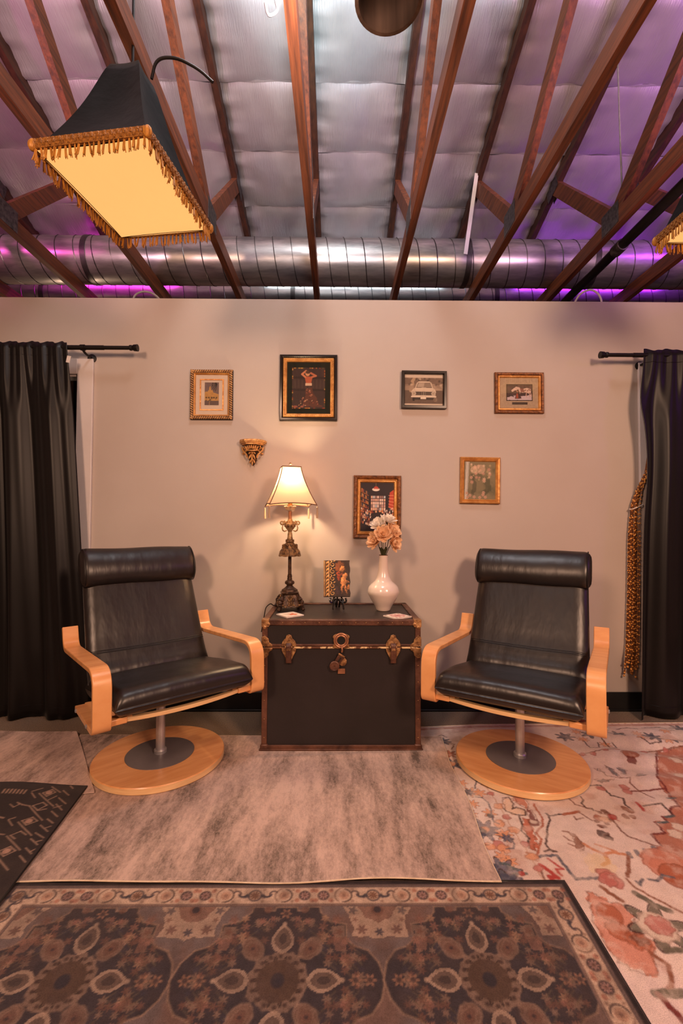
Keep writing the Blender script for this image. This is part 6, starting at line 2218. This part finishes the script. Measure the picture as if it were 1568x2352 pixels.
def p_library(c, w, h):
    c.mottle((36, 24, 30), 16, .8, 3)
    c.fill(sc([(.30, .42), (.76, .42), (.76, .74), (.30, .74)], w, h), (60, 44, 46), 1)
    for i in range(7):
        for j in range(5):
            x0, y0 = .31 + i * .064, .43 + j * .062
            c.fill(sc([(x0, y0), (x0 + .052, y0), (x0 + .052, y0 + .05), (x0, y0 + .05)], w, h), random.choice([(236, 206, 190), (206, 160, 146), (190, 196, 200), (226, 180, 150), (150, 116, 110)]), .95)
    for j in range(6):
        y = .84 - j * .10
        c.fill(sc([(0, y), (.24, y - .10 + j * .012), (.24, y - .12 + j * .012), (0, y - .03)], w, h), (140, 80, 44), .95)
        for k in range(9):
            x = .01 + k * .026
            yy = y - .40 * x + .002
            c.fill(sc([(x, yy), (x + .018, yy - .008), (x + .018, yy + .05), (x, yy + .055)], w, h), random.choice([(176, 70, 44), (206, 130, 70), (90, 74, 80), (220, 170, 110), (60, 40, 40)]), .9)
    c.fill(sc([(.84, .50), (1, .42), (1, .86), (.88, .80)], w, h), (196, 70, 46), .9)
    for j in range(5):
        c.stroke(sc([(.85, .5 + j * .06), (1, .46 + j * .07)], w, h), .012 * h, (232, 150, 110), .8)
    for s, xc in ((-1, .14), (1, .86)):
        for j in range(6):
            for k in range(7):
                x, y = xc + s * (-.16 + k * .045), .10 + j * .055 + .012 * k
                if 0 < x < 1:
                    c.fill(sc([(x - .016, y), (x + .014, y), (x + .018, y + .045), (x - .012, y + .045)], w, h), random.choice([(206, 120, 80), (226, 180, 150), (120, 60, 50), (90, 90, 104), (232, 206, 190), (50, 36, 38)]), .9)
    c.fill(sc([(.30, .02), (.72, .02), (.66, .40), (.36, .40)], w, h), (40, 28, 32), .95)
    c.fill(sc([(.34, .05), (.55, .02), (.5, .24), (.42, .2)], w, h), (170, 44, 36), .85, .01)
    for k in range(10):
        c.disc(((.3 + .45 * random.random()) * w, (.38 + .05 * random.random()) * h), .03 * w, random.choice([(206, 120, 70), (226, 170, 130), (120, 50, 40)]), .9)
    c.disc((.46 * w, .86 * h), .11 * w, (240, 224, 206), .98, .035 * h)
    c.fill(sc([(.38, .87), (.42, .92), (.5, .92), (.56, .87)], w, h), (190, 60, 40), .9)
    c.stroke(sc([(.46, .92), (.46, 1)], w, h), .008 * w, (150, 120, 90))


rope_prof = [(0, 0), (0, 0.014), (0.004, 0.018), (0.020, 0.018)]
f1 = picture('small gilt picture with twisted rope frame and wide white mat, upper left', -0.771, 1.909, 0.258, 0.306,
             [('rope_frame', rope_prof, M['frame_recess']), ('gilt_slip', [(0.020, 0.018), (0.022, 0.020), (0.030, 0.014), (0.032, 0.006)], M['frame_gold'])],
             0.08, (124, 106, 108), p_tower, 0.0080, True, M['mat_white'], 0.03, art_rect=(-0.043, -0.064, 0.043, 0.076), res=0.0014)
MB().ring([(0.056, 0.0072), (0.0565, 0.011), (0.063, 0.011), (0.0640, 0.0072)], 0.258, 0.306).build('inner_fillet', M['frame_gold'], f1)
rb = MB()
for ax, ln, off in ((0, 0.258, 0.306 / 2 - 0.010), (0, 0.258, -0.306 / 2 + 0.010), (1, 0.306, 0.258 / 2 - 0.010), (1, 0.306, -0.258 / 2 + 0.010)):
    n = int(ln / 0.0135)
    for k in range(n):
        u = -ln / 2 + (k + 0.5) * ln / n
        if ax == 0:
            rb.ball((u, -0.018, off), (0.0052, 0.006, 0.0115), 8, 5, Matrix.Rotation(0.62, 3, 'Y'))
        else:
            rb.ball((off, -0.018, u), (0.0115, 0.006, 0.0052), 8, 5, Matrix.Rotation(0.62 - 0.0, 3, 'Y'))
rbo = rb.build('rope_twist', M['frame_rope'], f1)
rbo['kind'] = 'stuff'

f2 = picture('largest picture, black and gilt frame around a dancer with dark green mat', -0.180, 1.955, 0.352, 0.406,
             [('outer_frame', [(0, 0), (0, 0.016), (0.004, 0.022), (0.014, 0.024), (0.020, 0.018), (0.021, 0.016)], M['frame_black']),
              ('gilt_slip', [(0.021, 0.016), (0.024, 0.021), (0.030, 0.022), (0.036, 0.017), (0.040, 0.018), (0.045, 0.007)], M['frame_gold'])],
             0.08, (66, 48, 48), p_dancer, 0.0080, True, M['mat_green'], 0.042, art_rect=(-0.101, -0.128, 0.101, 0.125))
ob = MB()
for ax, ln, off in ((0, 0.352, 0.203 - 0.029), (0, 0.352, -0.203 + 0.029), (1, 0.406, 0.176 - 0.029), (1, 0.406, -0.176 + 0.029)):
    n = int((ln - 0.05) / 0.013)
    for k in range(n):
        u = -(ln - 0.06) / 2 + k * (ln - 0.06) / (n - 1)
        p = (u, -0.022, off) if ax == 0 else (off, -0.022, u)
        ob.ball(p, (0.005, 0.0035, 0.003) if ax == 0 else (0.003, 0.0035, 0.005), 6, 4, Matrix.Rotation(0.4, 3, 'Y'))
o_ = ob.build('gilt_ornament', M['frame_gold'], f2)
o_['kind'] = 'stuff'

picture('thin black-framed sepia photograph of a vintage car front', 0.526, 1.945, 0.275, 0.230,
        [('frame', [(0, 0), (0, 0.026), (0.002, 0.028), (0.015, 0.028), (0.018, 0.024), (0.019, 0.006)], M['frame_black'])],
        0.019, (150, 128, 114), p_car, 0.0070, True, roll=math.radians(0.6))
f4 = picture('wide brown and gilt framed picture of a horse with linen mat', 1.113, 1.931, 0.302, 0.253,
             [('outer_frame', [(0, 0), (0, 0.014), (0.005, 0.020), (0.014, 0.019), (0.019, 0.012)], M['frame_brown']),
              ('gilt_slip', [(0.019, 0.012), (0.022, 0.017), (0.028, 0.017), (0.034, 0.006)], M['frame_gold'])],
             0.08, (70, 50, 54), p_horse, 0.0080, True, M['mat_linen'], 0.031, art_rect=(-0.077, -0.046, 0.081, 0.052), res=0.0016)
MB().ring([(0.0705, 0.0072), (0.071, 0.0095), (0.0745, 0.0095), (0.0745, 0.0072)], 0.302, 0.244).build('inner_fillet', M['frame_recess'], f4, loc=(0.002, 0, 0.003))
MB().box((0.004, -0.0085, -0.064), (0.094, 0.002, 0.014)).build('name_plate', M['bronze_frame'], f4)
picture('gilt-framed faded flower painting at right, below the horse picture', 0.869, 1.391, 0.244, 0.284,
        [('outer_frame', [(0, 0), (0, 0.016), (0.006, 0.022), (0.014, 0.018), (0.016, 0.015)], M['frame_gold']),
         ('gilt_slip', [(0.016, 0.015), (0.020, 0.018), (0.025, 0.012), (0.028, 0.006)], M['frame_gold'])],
        0.027, (136, 124, 96), p_flowers, 0.0070, True, roll=math.radians(0.8))
f6 = picture('tall gilt-framed painting of a book-lined shop behind the vase', 0.241, 1.227, 0.288, 0.382,
             [('outer_frame', [(0, 0), (0, 0.018), (0.006, 0.026), (0.018, 0.022), (0.023, 0.014)], M['frame_brown']),
              ('gilt_slip', [(0.023, 0.014), (0.027, 0.020), (0.031, 0.019), (0.033, 0.014), (0.037, 0.015), (0.043, 0.006)], M['frame_gold'])],
             0.043, (40, 28, 34), p_library, 0.0070, False, roll=math.radians(0.5))

# ------------------------------------------------------------------ gilded wall bracket
wb = thing('wall_bracket', 'small gilded carved wall bracket above the table lamp', 'bracket', (-0.517, WALL_Y - 0.001, 1.475))
def halfpoly(w_, d):
    return [(-w_, 0), (-w_ * 0.86, -d * 0.55), (-w_ * 0.45, -d * 0.95), (0, -d), (w_ * 0.45, -d * 0.95), (w_ * 0.86, -d * 0.55), (w_, 0)]


shf = MB()
for z0, z1, w_, d in ((0.138, 0.152, 0.084, 0.085), (0.131, 0.138, 0.078, 0.079), (0.122, 0.131, 0.070, 0.072)):
    shf.prism(halfpoly(w_, d), z0, z1, 'xy')
shf.build('shelf', M['gold_leaf'], wb, bevel=0.002)
bd = MB()
prof = [(0.058, 0.122), (0.054, 0.105), (0.044, 0.088), (0.032, 0.070), (0.026, 0.052), (0.024, 0.036), (0.016, 0.016), (0.004, 0.001)]
V = []
n = 12
for r, z in prof:
    for k in range(n + 1):
        a = PI + PI * k / n
        V.append((r * math.cos(a), r * math.sin(a) * 0.9 * (1 + 0.12 * math.cos(6 * a)), z))
bd.add(V, [(i * (n + 1) + k, i * (n + 1) + k + 1, (i + 1) * (n + 1) + k + 1, (i + 1) * (n + 1) + k) for i in range(len(prof) - 1) for k in range(n)])
bd.build('carved_body', M['antique_dark'], wb)
for s in (-1, 1):
    sp_ = MB().tube([(p[0], -0.036 + 0.3 * abs(p[0]), p[2]) for p in spiral((s * 0.050, 0, 0.098), 0.020, 0.004, 1.4, PI * 0.5, 26, flip=s)], [0.006 - 0.003 * k / 26 for k in range(27)], 8)
    sp_.tube(fillet([(s * 0.066, -0.012, 0.112), (s * 0.054, -0.024, 0.082), (s * 0.034, -0.032, 0.066), (s * 0.028, -0.028, 0.046)], 0.02), 0.0055, 8)
    sp_.build('scroll', M['gold_leaf'], wb)
    MB().ball((s * 0.056, -0.012, 0.074), (0.009, 0.008, 0.007), 8, 6).build('side_leaf', M['gold_leaf'], wb)
fan = MB()
for k in range(-3, 4):
    fan.ball((k * 0.011, -0.058 + 0.003 * abs(k), 0.108 - 0.002 * abs(k)), (0.0055, 0.006, 0.014), 8, 6, Matrix.Rotation(k * 0.18, 3, 'Y'))
fan.tube([(-0.034, -0.046, 0.090), (-0.012, -0.054, 0.086), (0.012, -0.054, 0.086), (0.034, -0.046, 0.090)], 0.0045, 8)
fan.build('palmette', M['gold_leaf'], wb)
for k, (x, z, rt, ln) in enumerate(((-0.012, 0.052, 0.4, 0.020), (0.012, 0.052, -0.4, 0.020), (0, 0.046, 0, 0.026), (-0.010, 0.026, 0.5, 0.016), (0.010, 0.026, -0.5, 0.016), (0, 0.014, 0, 0.017), (0, 0.074, 0, 0.012), (-0.014, 0.074, 0.8, 0.010), (0.014, 0.074, -0.8, 0.010))):
    MB().ball((x, -0.026 - 0.010 * (z > 0.03), z), (0.0055, 0.006, ln), 8, 6, Matrix.Rotation(rt, 3, 'Y')).build('acanthus_leaf', M['gold_leaf'], wb)

# ------------------------------------------------------------------ curtains, rods, beads
CY = 2.668
def rod(label, x_end, x_far, z, brk):
    t = thing('curtain_rod', label, 'curtain rod', (0, CY, z), group='black curtain rods')
    MB().tube([(x_end, 0, 0), (x_far, 0, 0)], 0.0115, 16).build('pole', M['black_iron'], t)
    s = 1 if x_far > x_end else -1
    MB().tube([(x_end + s * 0.16, 0, 0), (x_far, 0, 0)], 0.0135, 16).build('sleeve', M['black_iron'], t)
    f = MB().lathe([(0.012, -0.004), (0.0165, 0), (0.0165, 0.010), (0.013, 0.014), (0.019, 0.024), (0.0205, 0.042), (0.0205, 0.046)], 20)
    f.build('finial', M['black_iron'], t, loc=(x_end + s * 0.006, 0, 0), rot=(0, -s * PI / 2, 0))
    b = MB().lathe([(0.0, 0), (0.026, 0), (0.026, 0.008), (0.014, 0.012), (0.009, 0.016)], 20)
    bo = b.build('bracket', M['black_iron'], t, loc=(brk, WALL_Y - CY - 0.001, -0.028), rot=(PI / 2, 0, 0))
    MB().tube(fillet([(brk, WALL_Y - CY - 0.01, -0.028), (brk, 0.03, -0.026), (brk, 0.0, -0.012)], 0.02), 0.007, 10).build('bracket_arm', M['black_iron'], t)
    MB().tube([(brk - 0.012, 0, 0), (brk + 0.012, 0, 0)], 0.0175, 16).build('cup', M['black_iron'], t)


rod('black curtain rod over the left doorway, left of the rope-framed picture', -1.222, -2.72, 2.157, -1.505)
rod('black curtain rod over the right doorway', 1.598, 3.0, 2.134, 1.862)


def curtain(label, xo, xi, ztop, seed, n1, n2, tagged=False, edge=lambda v: 0):
    """xi(v): inner edge, v=0 floor .. 1 top"""
    t = thing('curtain', label, 'curtain', (0, CY, 0), group='black curtains')
    rs = random.Random(seed)
    ph = [rs.uniform(0, 6.28) for _ in range(10)]
    NU, NV2 = 200, 60
    rodv = (ztop - 0.028) / ztop

    def fn(u, v):
        z = 0.008 + (ztop - 0.008) * v
        x = xo + (xi(v) - xo) * (u + 0.012 * math.sin(2 * PI * 3 * u + ph[4]) * (1 - v) * (1 - u ** 4)) + edge(v) * u ** 10
        top = max(0, min(1, (v - 0.80) / 0.18)) ** 1.2
        bot = 1 - top
        w1 = math.sin(2 * PI * n1 * u + ph[0] + 1.5 * math.sin(2 * PI * u * 2.3 + ph[1]))
        w1b = math.sin(2 * PI * n1 * 2.1 * u + ph[5])
        w2 = math.sin(2 * PI * n2 * (u + 0.015 * math.sin(3 * v + ph[7])) + ph[2] + 1.2 * math.sin(2 * PI * u * 1.7 + ph[3]))
        w3 = math.sin(2 * PI * n2 * 2.3 * u + ph[6] + 1.5 * v)
        mid = 0.55 + 0.45 * (1 - v)
        y = top * (0.012 * w1 + 0.007 * w1b) + bot * mid * (0.030 * w2 + 0.010 * w3)
        if v > 0.93:
            y *= 0.55 + 0.45 * abs(v - rodv) * 12
        y -= 0.018 * max(0, min(1, (1 - abs(v - rodv) / 0.016))) * 0 + 0.016
        y = min(y, 0.045)
        if v > 0.998:
            z += 0.007 * w1 + 0.004 * w1b
        return (x, y, z)
    o = MB().grid(fn, NU, NV2).build('drape', M['curtain'], t, smooth=180)
    md = o.modifiers.new('solid', 'SOLIDIFY')
    md.thickness = 0.002
    # stitched rod pocket line and hem
    for vv, nm in ((rodv - 0.022, 'pocket_stitch'), (0.03, 'hem_stitch')):
        P = [fn(k / 120, vv) for k in range(121)]
        MB().tube([(p[0], p[1] - 0.0015, p[2]) for p in P], 0.0012, 4).build(nm, M['curtain'], t)
    if tagged:
        p = fn(1.0, 0.955)
        MB().box((p[0] + 0.004, p[1] - 0.004, p[2] - 0.005), (0.022, 0.0015, 0.04), Matrix.Rotation(0.2, 3, 'Y')).build('care_tag', M['white_plastic'], t)


curtain('black satin curtain hanging at the left edge, beside the white door casing', -2.68, lambda v: -1.432 - 0.155 * v ** 1.15, 2.182, 5, 12, 5.6, True)
curtain('black satin curtain hanging at the right edge, beside the bead strands', 2.95, lambda v: 1.742 + 0.075 * v, 2.162, 11, 9, 4.6, False, lambda v: -0.026 * math.exp(-((v - 0.86) / 0.07) ** 2) + 0.016 * math.exp(-((v - 0.66) / 0.10) ** 2))

bc = thing('bead_curtain', 'amber bead strands tied in a bunch beside the right curtain', 'bead curtain', (1.80, 2.742, 0))
rs = random.Random(8)
bm_a = MB()
for k in range(20):
    m_ = MB()
    fx, fy = (k % 5 - 2) * 0.0125 + rs.uniform(-.004, .004), (k // 5 - 1.5) * 0.009
    zb = 0.215 + rs.uniform(0, 0.09)
    px = [Vector((0.085 + fx * 0.2, 0.004 + fy * 0.4, 1.44 + rs.uniform(-.02, .03))), Vector((0.03 + fx * 0.5, fy * 0.6, 1.33)), Vector((0.006 + fx * 0.75, fy * 0.8, 1.235)),
          Vector((-0.004 + fx, fy, 1.05)), Vector((-0.012 + fx * 1.05, fy, 0.7)), Vector((-0.022 + fx * 1.15, fy, 0.42)), Vector((-0.034 + fx * 1.3 + rs.uniform(-.006, .006), fy, zb))]
    P = [Vector(p) for p in smooth_prof([(0, 0)], 1)] if False else px
    m_.cm = 1
    m_.tube([tuple(p) for p in P], 0.0028, 5)
    # beads along the strand
    total = sum((P[i + 1] - P[i]).length for i in range(len(P) - 1))
    s = rs.uniform(0, 0.03)
    while s < total:
        d = s
        for i in range(len(P) - 1):
            L = (P[i + 1] - P[i]).length
            if d <= L:
                c = P[i].lerp(P[i + 1], d / L)
                break
            d -= L
        m_.cm = 0
        m_.ball(tuple(c), (0.0062, 0.0062, 0.0052), 6, 4)
        s += rs.choice((0.024, 0.028, 0.032, 0.05))
    m_.cm = 0
    m_.ball((P[-1].x, P[-1].y, P[-1].z), 0.007, 6, 5)
    m_.build('bead_strand', [M['bead'], M['bead_dark']], bc, smooth=60)
MB().tube([(0.010 + 0.038 * math.cos(a), 0.024 * math.sin(a), 1.232 + 0.016 * math.cos(a)) for a in [2 * PI * k / 24 for k in range(24)]], 0.003, 6, closed=True).build('tie_cord', M['white_plastic'], bc)
MB().tube([(0.085, 0.016, 1.44), (0.115, 0.020, 1.62), (0.125, 0.026, 2.02)], 0.012, 8).build('bunch_top', M['bead_dark'], bc)
